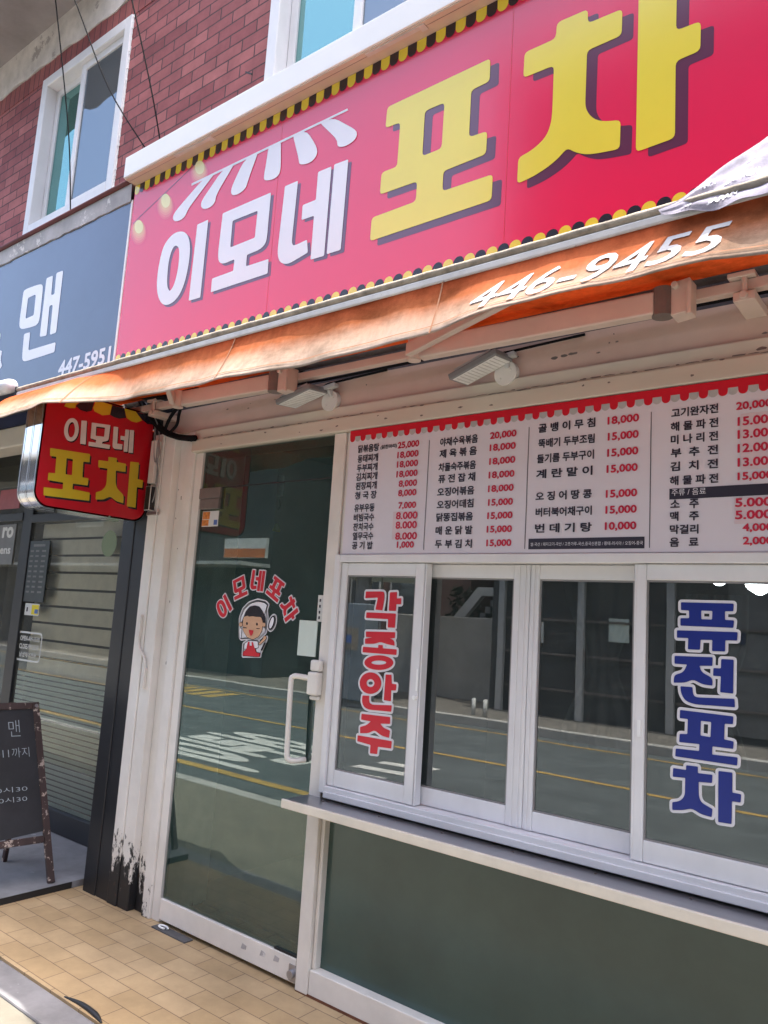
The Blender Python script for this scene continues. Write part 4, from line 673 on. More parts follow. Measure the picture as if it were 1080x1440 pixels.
# counter shelf
Ct = thing('counter_shelf', 'narrow stainless counter with cream front edge under the sliding windows', 'counter', (-1, -.07, .74))
MB().box(-2.226, 3.0, -.150, -.0010, .716, .7435).build('shelf_top', M['steel'], Ct, bevel=.002)
MB().box(-2.228, 3.0, -.164, -.151, .712, .7455).build('shelf_edge', M['lip'], Ct, bevel=.003)
g = MB()
for i in range(9): g.cyl((-2.1 + i * .28, -.06, .7452), (0, 0, 1), .004, .003, 8)
g.build('screw_head', M['lock'], Ct)

# curtains, lamps and odds and ends inside
def curtain(x0, x1, y, z0, z1, lab, pinch):
    n = 40; g = MB(); vs = []; fs = []
    for j in range(13):
        t = j / 12; z = z1 + (z0 - z1) * t
        for i in range(n + 1):
            u = i / n; w_ = 1 - pinch * math.exp(-((t - .62) / .22) ** 2)
            x = (x0 + x1) / 2 + (u - .5) * (x1 - x0) * w_
            vs.append((x, y + .012 * math.sin(u * 24) * w_, z))
    for j in range(12):
        for i in range(n): a = j * (n + 1) + i; fs.append((a, a + 1, a + n + 2, a + n + 1))
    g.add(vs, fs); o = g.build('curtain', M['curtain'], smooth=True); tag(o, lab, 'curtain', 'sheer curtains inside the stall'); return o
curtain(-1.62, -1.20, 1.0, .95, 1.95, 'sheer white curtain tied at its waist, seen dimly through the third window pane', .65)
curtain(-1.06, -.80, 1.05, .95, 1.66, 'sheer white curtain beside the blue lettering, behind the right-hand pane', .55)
for i, (x, z, l) in enumerate(((-1.04, 1.775, 'lit round lamp inside, left of the two above the blue lettering'), (-.86, 1.735, 'lit round lamp inside, right of the two above the blue lettering'))):
    L_ = thing('hanging_lamp', l, 'lamp', (x, 1.5, z), 'lit lamps inside the stall')
    g = MB(); g.tube([(x, 1.5, z - .045), (x, 1.5, z - .02), (x, 1.5, z)], [.012, .05, .062], 20); g.build('bulb', M['lamp_on'], L_, smooth=True)
    g = MB(); g.tube([(x, 1.5, z + .001), (x, 1.5, z + .05), (x, 1.5, z + .10)], [.066, .06, .02], 20); g.tube([(x, 1.5, z + .1), (x, 1.5, 2.45)], .004, 6); g.build('lamp_shade', M['lamp_grey'], L_)
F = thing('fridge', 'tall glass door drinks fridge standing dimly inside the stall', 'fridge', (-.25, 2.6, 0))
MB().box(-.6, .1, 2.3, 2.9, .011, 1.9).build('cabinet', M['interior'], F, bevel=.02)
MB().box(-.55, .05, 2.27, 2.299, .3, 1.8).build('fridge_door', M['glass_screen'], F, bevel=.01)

g = MB(); x, z = -3.02, 2.06
HG = thing('wall_hanging', 'small white box with a gold bell hanging on a string inside the door', 'hanging', (-3.42, .8, 2.2))
MB().box(-3.46, -3.375, .78, .81, 2.17, 2.30).build('white_box', M['far_white'], HG, bevel=.006)
g = MB(); g.tube([(-3.42 + .035 * math.cos(a), .8, 2.12 + .035 * math.sin(a)) for a in [i * .5 for i in range(14)]], .006, 6); g.tube([(-3.42, .8, 2.17), (-3.42, .8, 2.0)], .002, 5); g.build('string', M['cable'], HG)
g = MB(); g.tube([(-3.42, .8, 2.02), (-3.42, .8, 2.0), (-3.42, .8, 1.965), (-3.42, .8, 1.955)], [.008, .025, .038, .036], 14); g.build('bell', M['vin_yellow'], HG, smooth=True)
PR = thing('parasol', 'pale green parasol standing on the pavement across the road', 'parasol', (-8.1, -9.5, 0))
g = MB(); n = 8; c = (-9.6, -9.7)
g.add([(c[0], c[1], 2.72)] + [(c[0] + 1.15 * math.cos(2 * math.pi * i / n), c[1] + 1.15 * math.sin(2 * math.pi * i / n), 2.30) for i in range(n)] + [(c[0], c[1], 2.70)] + [(c[0] + 1.14 * math.cos(2 * math.pi * i / n), c[1] + 1.14 * math.sin(2 * math.pi * i / n), 2.285) for i in range(n)],
      [(0, 1 + i, 1 + (i + 1) % n) for i in range(n)] + [(n + 1, n + 2 + (i + 1) % n, n + 2 + i) for i in range(n)] + [(1 + i, n + 2 + i, n + 2 + (i + 1) % n, 1 + (i + 1) % n) for i in range(n)])
g.build('canopy', M['paper'], PR)
g = MB(); g.tube([(c[0], c[1], 0), (c[0], c[1], 2.7)], .022, 8); g.build('shaft', M['lamp_grey'], PR); MB().cyl((c[0], c[1], .05), (0, 0, 1), .25, .1, 20).build('base', M['kerb'], PR)

# ---------------------------------------------------------------- main sign board
S = thing('sign_board', 'long glossy red shop sign with white and yellow Korean letters above the awning', 'sign', (-1.5, -.12, 2.8))
MB().box(-3.854, 2.6, -.118, -.005, 2.80, 3.884).build('sign_face', M['sign_red'], S)
PS = PL['front'](-.118)
a = MB()
for n_ in ('s_i', 's_mo', 's_ne'): decal(a, [[(x + .020, z - .016) for x, z in l] for l in GL[n_]], PS, 0, .006, .0004)
for n_ in ('s_po', 's_cha'): decal(a, [[(x + .040, z - .032) for x, z in l] for l in GL[n_]], PS, 0, .012, .0004)
a.build('letter_shadow', M['vin_shadow'], S)
a = MB()
for n_ in ('s_i', 's_mo', 's_ne'): decal(a, GL[n_], PS, 0, .008, .0020)
decal(a, GL['s_line'], PS, 0, 0, .0020); decal(a, GL['s_stripes'], PS, 0, .012, .0024)
a.build('white_lettering', M['vin_white'], S)
a = MB()
for n_ in ('s_po', 's_cha'): decal(a, GL[n_], PS, 0, .018, .0020)
a.build('yellow_lettering', M['vin_yellow'], S)
ye = MB(); bk = MB(); p = .0484; i = 0; x = -3.852
while x < 2.5:
    for top in (1, 0):
        tgt = ye if (i % 2 == 0) else bk
        if top: lp = [(x, 3.883), (x, 3.842)] + [(x + p / 2 - p / 2 * .92 * math.cos(R(t)), 3.845 - .021 * math.sin(R(t))) for t in range(0, 181, 20)] + [(x + p, 3.842), (x + p, 3.883)]
        else: lp = [(x, 2.802), (x + p, 2.802)] + [(x + p / 2 + p / 2 * .98 * math.cos(R(t)), 2.828 + .024 * math.sin(R(t))) for t in range(0, 181, 20)]
        tgt.add([PS(u, v, .0012 + (.0003 if i % 2 else 0)) for u, v in lp], [tuple(range(len(lp)))])
    x += p; i += 1
ye.build('yellow_scallop', M['vin_yellow'], S); bk.build('black_scallop', M['vin_black'], S)
a = MB(); HB = [MB() for k in range(5)]
for lp in GL['s_bulbs']:
    decal(a, [lp], PS, 0, 0, .0016)
    cx = sum(p_[0] for p_ in lp) / len(lp); cz = sum(p_[1] for p_ in lp) / len(lp)
    for k, (s_, dz) in enumerate(((1.9, -.032), (1.7, -.028), (1.5, -.022), (1.32, -.015), (1.15, -.008))):
        decal(HB[k], [[(cx + (x - cx) * s_, cz + dz + (z - cz) * s_) for x, z in lp]], PS, 0, 0, .0005 + k * .00015)
a.build('printed_bulb', M['bulb'], S)
for k in range(5):
    t_ = (k + 1) / 6; HB[k].build('bulb_halo', pm('printed_halo_%d' % k, (.76 + .06 * t_, .008 + .55 * t_ ** 1.4, .075 + .14 * t_), .17, .04, 3, spec=1.0), S)
cd_ = GL['s_cord'][0]; a = MB()
for (u0, v0), (u1, v1) in zip(cd_, cd_[1:]): a.add([PS(u0, v0 - .003, .0010), PS(u1, v1 - .003, .0010), PS(u1, v1 + .003, .0010), PS(u0, v0 + .003, .0010)], [(0, 1, 2, 3)])
a.build('printed_cord', M['vin_shadow'], S)
g = MB()
for x in (-2.62, -1.36, -.1): g.box(x, x + .0018, -.1186, -.118, 2.801, 3.84)
g.build('panel_seam', M['vin_red'], S)
T = thing('sign_canopy', 'white sheet metal hood running along the top of the red sign', 'hood', (-1.5, -.1, 3.95))
MB().box(-3.854, 2.6, -.200, -.001, 3.893, 4.02).build('hood_front', M['white_trim'], T, bevel=.003)
MB().box(-3.850, 2.6, -.192, -.02, 3.8855, 3.8925).build('hood_underside', M['trim_under'], T)
g = MB()
for x in (-3.40, -2.05, -.7): g.box(x, x + .28, -.185, -.165, 3.880, 3.8853); g.box(x + .28, x + .31, -.185, -.15, 3.881, 3.8853)
g.build('hood_clip', M['bar'], T)
g = MB(); g.box(-3.84, 2.6, -.168, -.1665, 3.8845, 3.8856); g.build('hood_seam', M['lock'], T)
MB().bar((-2.96, -.06, 4.26), (-3.05, -.03, 4.33), .008, .008).build('hood_stay', M['black'], T)

# left neighbour's sign
N = thing('sign_board', 'dark navy shop sign with white Korean letters, cut off at the left', 'sign', (-6, -.12, 2.9))
MB().box(-9.0, -3.874, -.120, -.005, 2.78, 3.79).build('sign_face', M['navy_sign'], N)
MB().box(-3.8735, -3.858, -.122, -.005, 2.79, 3.80).build('sign_edge', M['white_trim'], N)
PN = PL['front'](-.120); a = MB()
decal(a, GL['l_man'], PN, 0, .015, .0015)
for lp in GL['l_frag']: decal(a, [lp], PN, 0, .01, .0015)
text(a, '447-5951', PN, -4.475, -3.905, 2.868, .105, .0015, .03)
a.build('white_lettering', M['vin_white'], N)
g = MB(); n = 90; vs = []; fs = []
for i in range(n + 1):
    x = -9 + 5.13 * i / n; j = random.uniform(-.006, .006)
    vs += [(x, -.128 + random.uniform(-.003, .003), 3.795 + j), (x, -.132, 3.902), (x, -.002, 3.902), (x, -.002, 3.795)]
for i in range(n):
    q = i * 4; fs += [(q + r_, q + (r_ + 1) % 4, q + 4 + (r_ + 1) % 4, q + 4 + r_) for r_ in range(4)]
g.add(vs, fs); g.build('peeling_flashing', M['flash'], N)
g = MB(); g.tube([(-9, -.135, 3.918), (-3.862, -.135, 3.918)], .016, 10); g.build('brown_capping', M['gutter'], N, smooth=True)

# ---------------------------------------------------------------- awning
A = thing('awning', 'faded orange folding arm awning with a phone number on its drooping valance', 'awning', (-1.5, -.1, 2.6))
XL, XR = -4.03, 1.3
LOW = [(-4.05, 2.366), (-3.783, 2.373), (-3.445, 2.381), (-2.913, 2.359), (-2.564, 2.354), (-2.215, 2.342), (-1.948, 2.338), (-1.711, 2.341), (-1.498, 2.352), (-1.293, 2.361), (-1.108, 2.376), (-.994, 2.374), (-.826, 2.383), (-.692, 2.376), (-.518, 2.382), (-.392, 2.367), (-.2, 2.362), (.2, 2.37), (.7, 2.36), (1.3, 2.37)]
LOW = [(x_ * .967 - (.0 if x_ > -4 else .1), 1.46 + (z_ - 1.46) * .967) for x_, z_ in LOW]
def lowz(x):
    for (a_, b_), (c_, d_) in zip(LOW, LOW[1:]):
        if a_ <= x <= c_: return b_ + (d_ - b_) * (x - a_) / (c_ - a_)
    return LOW[-1][1]
def vpt(x, t, off=0):
    zt = 2.517; zb = lowz(x); z = zt + (zb - zt) * t
    a_ = min(1, max(0, (-3.0 - x) / .35)); zb -= .016 * a_; z = zt + (zb - zt) * t
    fl = max(.0, .072 + .112 * a_) + .012 * math.sin(x * 5.1) + .008 * math.sin(x * 11.3 + 1)
    y = -.556 - fl * t ** (1.25 - .66 * a_) + .004 * math.sin(x * 23) * t - off
    return (x - .07 * t * max(0, (-3.7 - x) / .33) ** 1, y, z)
g = MB(); nx, nz = 320, 16; vs = []; fs = []
for off in (0, -.0022):
    for i in range(nx + 1):
        x = XL + (XR - XL) * i / nx
        for j in range(nz + 1): vs.append(vpt(x, j / nz, off))
K = (nx + 1) * (nz + 1)
for i in range(nx):
    for j in range(nz):
        q = i * (nz + 1) + j; fs.append((q, q + 1, q + nz + 2, q + nz + 1)); fs.append((K + q, K + q + nz + 1, K + q + nz + 2, K + q + 1))
for i in range(nx): q = i * (nz + 1) + nz; fs.append((q, K + q, K + q + nz + 1, q + nz + 1))
g.add(vs, fs); V = g.build('valance', M['valance'], A, smooth=True)
g = MB(); n = 300; vs = []; fs = []
for i in range(n + 1):
    x = XL + .005 + (XR - XL - .01) * i / n
    for t in (.855, .872): vs.append(vpt(x, t, .0036))
for i in range(n): fs.append((2 * i, 2 * i + 1, 2 * i + 3, 2 * i + 2))
g.add(vs, fs)
for xs_ in (-3.25, -2.28, -1.31, -.34, .62):
    q = [vpt(xs_ + dx, k / 10, .0037) for k in range(11) for dx in (-.003, .003)]
    g.add(q, [(2 * k, 2 * k + 1, 2 * k + 3, 2 * k + 2) for k in range(10)])
g.build('seam_stitching', M['hem'], V)
# phone number painted on the valance
vs_, fs_ = text_mesh('446-9455', .010, .30)
x0 = min(v[0] for v in vs_); x1_ = max(v[0] for v in vs_); y0 = min(v[1] for v in vs_); y1_ = max(v[1] for v in vs_)
# subdivide so that the digits follow the cloth
me = bpy.data.meshes.new('t'); me.from_pydata(vs_, [], fs_); bm = bmesh.new(); bm.from_mesh(me)
bmesh.ops.subdivide_edges(bm, edges=[e for e in bm.edges if e.calc_length() > .12], cuts=3, use_grid_fill=False)
bmesh.ops.triangulate(bm, faces=bm.faces)
for v in bm.verts:
    u = (v.co.x - x0) / (x1_ - x0); t = (v.co.y - y0) / (y1_ - y0)
    x = -1.175 + u * .715; zb = 2.364 + .013 * u; z = zb + t * .088
    zt = 2.517; tt = (zt - z) / (zt - lowz(x)); q = vpt(x, tt, .0027 + v.co.z); v.co = q
bm.to_mesh(me); bm.free(); me.materials.append(M['cloth_white'])
link('phone_number', me, V)
# canopy sheet, roller, front bar
g = MB(); vs = []; fs = []
for off in (0, .0025):
    for i in range(41):
        x = XL + .02 + (XR - XL - .04) * i / 40
        for j in range(9):
            t = j / 8; vs.append((x, -.12 - .41 * t, 2.548 - .012 * t - .024 * math.sin(math.pi * t) + off))
K = 41 * 9
for i in range(40):
    for j in range(8): q = i * 9 + j; fs.append((q, q + 9, q + 10, q + 1)); fs.append((K + q, K + q + 1, K + q + 10, K + q + 9))
g.add(vs, fs); g.build('canopy', M['canopy'], A, smooth=True)
g = MB(); g.tube([(XL + .05, -.085, 2.572), (XR - .05, -.085, 2.572)], .030, 16); g.build('roller', M['roller'], A, smooth=True)
g = MB(); g.box(XL, XR, -.562, -.522, 2.514, 2.540); g.build('front_bar', M['bar'], A, bevel=.006)
g = MB(); nx = 120; vs = []; fs = []
for i in range(nx + 1):
    x = XL - .004 + (XR - XL) * i / nx
    for k in range(8):
        a_ = 2 * math.pi * k / 8; r_ = .0135 + .0020 * random.random()
        vs.append((x, -.546 + r_ * 1.35 * math.cos(a_), 2.5535 + r_ * math.sin(a_)))
for i in range(nx):
    for k in range(8): fs.append((i * 8 + k, i * 8 + (k + 1) % 8, i * 8 + 8 + (k + 1) % 8, i * 8 + 8 + k))
fs.append(tuple(range(8))); g.add(vs, fs); g.build('fabric_roll', M['bar_top'], A, smooth=True)
g = MB(); g.box(-4.046, -4.031, -.566, -.518, 2.511, 2.571); g.build('end_cap', M['black'], A, bevel=.005)
# square torsion bar with wall brackets
g = MB(); g.box(-3.68, XR, -.132, -.098, 2.478, 2.512); g.build('torsion_bar', M['arm'], A, bevel=.003)
for x in (-3.40, -.535, .9):
    g = MB(); g.box(x - .03, x + .03, -.150, .0, 2.440, 2.468); g.box(x - .045, x + .03, -.155, -.02, 2.5135, 2.528); g.cyl((x, -.142, 2.49), (0, 0, 1), .008, .07, 10); g.cyl((x + .0, -.158, 2.454), (0, 1, 0), .012, .01, 10)
    g.build('wall_bracket', M['arm'], A, bevel=.003)
def arm(xe, xs, sgn):
    """folded arm: shoulder at xs, elbow at xe, second half back to the front bar"""
    g = MB(); g.bar((xs, -.19, 2.462), (xe, -.235, 2.452), .045, .072); g.build('inner_arm', M['arm'], A, bevel=.006)
    g = MB(); g.bar((xe - .02, -.285, 2.440), (xs + sgn * .31, -.515, 2.440), .026, .050); g.build('outer_arm', M['arm'], A, bevel=.005)
    g = MB(); g.cyl((xe - .015, -.255, 2.448), (0, 0, 1), .026, .080, 18); g.build('elbow_joint', M['arm'], A)
    g = MB(); g.cyl((xs + .02, -.185, 2.465), (0, 0, 1), .032, .088, 18); g.build('shoulder_spring', M['lock'], A)
    g = MB(); g.obox((xs + .075, -.165, 2.470), (1, 0, .12), .028, (0, 1, 0), .034, (0, 0, 1), .052); g.cyl((xs + .062, -.205, 2.505), (0, 1, 0), .011, .02, 10); g.cyl((xs + .1, -.2, 2.46), (0, 0, 1), .008, .1, 8); g.build('arm_bracket', M['arm'], A, bevel=.006)
arm(-1.62, -.775, -1); arm(-3.02, -2.46, -1)
# printed cloth lying over the bar at the right
Cl = MB(); nx, nz = 40, 16; vs = []; fs = []
CT = [(0, -.632, 2.535, -.592), (.06, -.591, 2.561, -.565), (.12, -.565, 2.597, -.535), (.2, -.530, 2.636, -.505), (.34, -.471, 2.693, -.465), (.5, -.412, 2.758, -.425), (1.0, -.10, 2.98, -.33)]
def clothpt(u, v):
    for p0, p1 in zip(CT, CT[1:]):
        if p0[0] <= u <= p1[0]: t = (u - p0[0]) / (p1[0] - p0[0]); xt, zt, yt = (p0[k] + (p1[k] - p0[k]) * t for k in (1, 2, 3)); break
    xb = -.626 + u * .5; zb = 2.522 - .02 * min(1, u * 5) - .004 * math.sin(u * 30); yb = -.590
    x = xt + (xb - xt) * v; z = zt + (zb - zt) * v; y = yt + (yb - yt) * v
    y += (.006 * math.sin(v * 10 + u * 16) + .003 * math.sin(v * 23 - u * 9)) * min(1, u * 6)
    return (x, y, z)
for off in (0, .0018):
    for i in range(nx + 1):
        for j in range(nz + 1):
            q = clothpt(i / nx, j / nz); vs.append((q[0], q[1] + off, q[2]))
K = (nx + 1) * (nz + 1)
for i in range(nx):
    for j in range(nz): q = i * (nz + 1) + j; fs.append((q, q + 1, q + nz + 2, q + nz + 1)); fs.append((K + q, K + q + nz + 1, K + q + nz + 2, K + q + 1))
Cl.add(vs, fs); Cl = Cl.build('printed_cloth', M['cloth'], smooth=True)
tag(Cl, 'pale lavender printed cloth draped over the right end of the orange awning', 'cloth')
def cloth_text(body, u0, u1, v0, v1):
    vs_, fs_ = text_mesh(body, .03, .2); a0 = min(v[0] for v in vs_); a1 = max(v[0] for v in vs_); b0 = min(v[1] for v in vs_); b1 = max(v[1] for v in vs_)
    out = []
    for v in vs_:
        p_ = clothpt(u0 + (u1 - u0) * (v[0] - a0) / (a1 - a0), v1 + (v0 - v1) * (v[1] - b0) / (b1 - b0)); out.append((p_[0], p_[1] - .003, p_[2]))
    return out, fs_
g = MB()
for body, u0, u1, v0, v1 in (('NY', .10, .16, .70, .86), ('JAPAN', .22, .36, .76, .90), ('MACHINE', .22, .36, .50, .60), ('NEW', .38, .46, .50, .60), ('MACK', .17, .24, .22, .34), ('NEW', .38, .45, .24, .33)):
    g.add(*cloth_text(body, u0, u1, v0, v1))
g.build('cloth_print', M['vin_white'], Cl)

# ---------------------------------------------------------------- blade sign
BS = thing('blade_sign', 'square red box sign with rounded corners sticking out beside the white pillar', 'sign', (-3.6, -.35, 2.18))
lp = rrect(-.654, -.042, 1.895, 2.480, .075, 8); g = MB(); n = len(lp)
g.add([(-3.522, u, v) for u, v in lp] + [(-3.680, u, v) for u, v in lp], [(i, (i + 1) % n, n + (i + 1) % n, n + i) for i in range(n)] + [tuple(range(n, 2 * n))])
g.build('sign_case', M['chrome'], BS)
li = rrect(-.646, -.050, 1.903, 2.472, .070, 8); g = MB(); g.add([(-3.520, u, v) for u, v in li], [tuple(range(n))]); g.add([(-3.523, u, v) for u, v in li], [tuple(range(n))[::-1]]); g.build('sign_face', M['shaded_blade_red'], BS)
g = MB()
for xo in (-3.526, -3.602, -3.676):
    lo = rrect(-.6575, -.0385, 1.8915, 2.4835, .078, 8)
    vs = [(xo + d, u, v) for d in (-.003, .003) for u, v in lo]
    g.add(vs, [(i, (i + 1) % n, n + (i + 1) % n, n + i) for i in range(n)])
g.build('case_seam', M['steel'], BS)
PB = PL['side'](-3.520); a = MB()
for n_, d in (('b_imone', .006), ('b_pocha', .010)): decal(a, [[(u + d, v - d * .9) for u, v in l] for l in GL[n_]], PB, 0, 0, .0004)
cl_ = lambda lps: [[(min(max(u, -.644), -.052), min(v, 2.470)) for u, v in l] for l in lps]
a.build('print_shadow', M['vin_black'], BS)
for l in cl_(GL['b_black']): a = MB(); decal(a, [l], PB, 0, 0, .0012); a.build('black_stripe', M['vin_black'], BS)
a = MB(); decal(a, GL['b_imone'], PB, 0, .003, .0022); a.build('white_lettering', M['lamp_white'], BS)
a = MB(); decal(a, GL['b_pocha'], PB, 0, .004, .0022)
a.build('yellow_lettering', M['shaded_blade_yellow'], BS)
for l in cl_(GL['b_yellow']): a = MB(); decal(a, [l], PB, 0, 0, .0016); a.build('yellow_stripe', M['shaded_blade_yellow'], BS)
g = MB(); g.box(-3.63, -3.57, -.048, -.0385, 2.20, 2.26); g.box(-3.63, -3.57, -.048, -.0385, 2.0, 2.05); g.build('wall_bracket', M['arm'], BS, bevel=.003)
g = MB(); g.box(-3.485, -3.44, -.075, -.042, 2.10, 2.33, 0); g.box(-3.487, -3.442, -.078, -.042, 1.955, 2.085, 1); g.box(-3.49, -3.40, -.055, -.041, 1.93, 1.953, 2)
o = g.build('ballast_box', [M['lamp_white'], M['dark_frame'], M['lock']], None, bevel=.003); tag(o, 'small grey and black electrical box on the pillar behind the red box sign', 'electrical box')

# cables under the awning end
for nm, mt, lab, specs in (('cable_bundle', 'cable', 'tangle of black cables drooping from the awning end to the beam above the door', [
        ([(-3.62, -.10, 2.60), (-3.52, -.075, 2.48), (-3.42, -.06, 2.39), (-3.32, -.05, 2.345), (-3.22, -.045, 2.325), (-3.16, -.04, 2.32)], .016),
        ([(-3.60, -.12, 2.58), (-3.50, -.085, 2.45), (-3.40, -.07, 2.37), (-3.30, -.06, 2.335), (-3.18, -.045, 2.312)], .010),
        ([(-3.40, -.06, 2.38), (-3.36, -.06, 2.45), (-3.24, -.09, 2.485), (-3.1, -.09, 2.475), (-2.98, -.08, 2.5)], .009),
        ([(-3.36, -.06, 2.36), (-3.30, -.06, 2.40), (-3.29, -.06, 2.455), (-3.25, -.08, 2.48)], .008),
        ([(-3.66, -.2, 2.62), (-3.5, -.16, 2.55), (-3.3, -.14, 2.53), (-3.05, -.14, 2.54)], .012)]),
    ('service_cable', 'cable', 'black cable clipped along the top of the beam behind the folding arms', [
        ([(-3.0, -.02, 2.505), (-2.6, -.02, 2.51), (-2.2, -.022, 2.503), (-1.7, -.02, 2.508), (-1.2, -.022, 2.504), (-.6, -.02, 2.509), (.2, -.02, 2.505)], .006),
        ([(-2.45, -.03, 2.56), (-2.2, -.06, 2.62), (-1.95, -.06, 2.60), (-1.8, -.05, 2.55), (-1.78, -.04, 2.52)], .004)]),
    ('loose_wire', 'grey_cable', 'thin grey wires looping down the pillar behind the red box sign', [
        ([(-3.50, -.06, 2.48), (-3.47, -.07, 2.38), (-3.45, -.075, 2.26), (-3.43, -.075, 2.21), (-3.41, -.07, 2.26), (-3.43, -.07, 2.33), (-3.44, -.065, 2.24), (-3.42, -.06, 2.15), (-3.43, -.06, 2.03), (-3.46, -.06, 1.98)], .0035),
        ([(-3.55, -.1, 2.55), (-3.46, -.08, 2.44), (-3.43, -.07, 2.36), (-3.415, -.07, 2.18), (-3.43, -.06, 2.1)], .003)])):
    g = MB()
    for pts, r_ in specs: g.tube(pts, r_, 8, 6)
    tag(g.build(nm, M[mt], smooth=True), lab, 'cable')
g = MB(); g.tube([(-3.452, -.046, 1.40), (-3.452, -.046, 1.29), (-3.44, -.046, 1.25), (-3.395, -.044, 1.20), (-3.380, -.044, 1.16), (-3.380, -.044, 1.05)], .006, 8, 6)
g.box(-3.462, -3.442, -.056, -.041, 1.30, 1.415); g.box(-3.390, -3.370, -.05, -.035, 1.05, 1.15)
tag(g.build('conduit', M['white_paint'], smooth=False), 'thin painted conduit bending down the front of the white pillar', 'conduit')
for k, (pts, lab) in enumerate((
    ([(-4.72, -.42, 5.74), (-4.62, -.30, 5.0), (-4.56, -.20, 4.4), (-4.55, -.135, 3.93)], 'thin black wire hanging straight in front of the left upper window'),
    ([(-4.75, -.40, 5.80), (-4.45, -.30, 5.2), (-4.1, -.22, 4.55), (-3.72, -.12, 4.02)], 'thin black wire slanting from the left upper window to the hood corner'),
    ([(-4.15, -.36, 5.80), (-3.86, -.28, 5.0), (-3.70, -.18, 4.4), (-3.62, -.12, 4.02)], 'thin black wire running down the brickwork between the two upper windows'))):
    g = MB(); g.tube(pts, .0042, 6, 6); tag(g.build('overhead_wire', M['cable'], smooth=True), lab, 'wire', 'wires on the brick front')

# ---------------------------------------------------------------- flood lights
def flood(cx, cz, tilt, bx, bz, lab):
    t = thing('flood_light', lab, 'flood light', (bx, 0, bz), 'flood lights over the menu')
    ax = Vector((math.cos(R(tilt)), 0, math.sin(R(tilt)))); ay = Vector((0, 1, .10)).normalized(); az = ax.cross(ay)
    c = Vector((cx, -.085, cz))
    g = MB(); g.obox(c, ax, .104, ay, .062, az, .012); hs = g.build('lamp_housing', M['lamp_dark'], t, bevel=.004)
    g = MB(); g.obox(c - az * .0125, ax, .094, ay, .052, az, .0012)
    for k in range(11): g.obox(c - az * .0142 + ax * (-.08 + .016 * k), ax, .0012, ay, .046, az, .0006, 1)
    g.build('lamp_lens', [M['led'], M['lamp_grey']], hs)
    g = MB()
    for k in range(7): g.obox(c + az * .018 + ay * (-.045 + .015 * k), ax, .08, ay, .002, az, .007)
    g.build('cooling_fin', M['lamp_grey'], hs)
    g = MB(); g.cyl((bx, -.012, bz), (0, 1, 0), .047, .024, 28); g.cyl((bx - .02, -.0245, bz - .02), (0, 1, 0), .005, .004, 8); g.cyl((bx + .022, -.0245, bz + .01), (0, 1, 0), .005, .004, 8); g.build('wall_plate', M['lamp_white'], t, bevel=.002)
    g = MB(); g.bar((bx + .01, -.02, bz + .02), (bx + .005, -.035, bz + .048), .02, .02); g.bar((bx - .03, -.04, bz + .05), (bx + .05, -.04, bz + .06), .03, .018); g.build('swivel_arm', M['lamp_grey'], t, bevel=.003)
    g = MB(); g.tube([(bx - .03, -.05, bz + .05), (bx - .01, -.03, bz + .075), (bx + .03, -.012, bz + .085), (bx + .3, -.006, bz + .098)], .005, 8, 5); g.build('lamp_cable', M['cable'], t, smooth=True)
flood(-1.455, 2.405, 19, -1.385, 2.392, 'grey LED flood light on the beam above the second menu column')
flood(-2.372, 2.420, 13, -2.262, 2.403, 'grey LED flood light on the beam above the glass door')

# ---------------------------------------------------------------- menu board
MBd = thing('menu_board', 'white printed menu board with red scalloped top above the sliding windows', 'menu board', (-1.3, -.02, 2.0))
MB().box(-2.122, -.10, -.027, .05, 1.7235, 2.249).build('board_panel', M['menu'], MBd, bevel=.001)
PM = PL['front'](-.027); k_ = MB(); r_ = MB(); w_ = MB()
for col, txt, l, rr, zc, h in MENU:
    d = {'k': k_, 'r': r_, 'w': w_}[col]
    text(d, txt, PM, l, rr, zc, h, .0022 if col != 'w' else .0026, {'k': .030, 'r': .034, 'w': 0}[col])
for (x0, z0, x1, z1) in ((-1.7083, 1.738, -1.7058, 2.1687), (-1.277, 1.738, -1.2745, 2.174), (-.8425, 1.738, -.8400, 2.1765), (-1.262, 1.7365, -.857, 1.7735), (-.7814, 1.8880, -.11, 1.922)):
    k_.add([PM(x0, z0, .0014), PM(x1, z0, .0014), PM(x1, z1, .0014), PM(x0, z1, .0014)], [(0, 1, 2, 3)])
k_.build('black_print', M['ink'], MBd); r_.build('red_print', M['red_ink'], MBd); w_.build('white_print', M['vin_white'], MBd)
for (x0, z0, x1, z1) in ((-1.864, 1.781, -1.750, 1.892), (-.574, 1.966, -.42, 2.137), (-.592, 1.806, -.42, 1.884)):
    g = MB(); g.add([PM(x0, z0, .0012), PM(x1, z0, .0012), PM(x1, z1, .0012), PM(x0, z1, .0012)], [(0, 1, 2, 3)])
    g.build('price_patch', M['pink_patch'], MBd)
g = MB(); gg = MB(); x = -2.120; p = .0285; i = 0
g.add([PM(-2.121, 2.222, .0012), PM(-.101, 2.222, .0012), PM(-.101, 2.2485, .0012), PM(-2.121, 2.2485, .0012)], [(0, 1, 2, 3)])
while x + p < -.1:
    lp = [(x, 2.2225)] + [(x + p / 2 - p / 2 * .95 * math.cos(R(t)), 2.212 - .013 * math.sin(R(t))) for t in range(0, 181, 20)] + [(x + p, 2.2225)]
    (g if i % 2 == 0 else gg).add([PM(u, v, .0015) for u, v in lp], [tuple(range(len(lp)))]); x += p; i += 1
g.build('red_scallop', M['vin_red'], MBd); gg.build('grey_scallop', M['lamp_grey'], MBd)

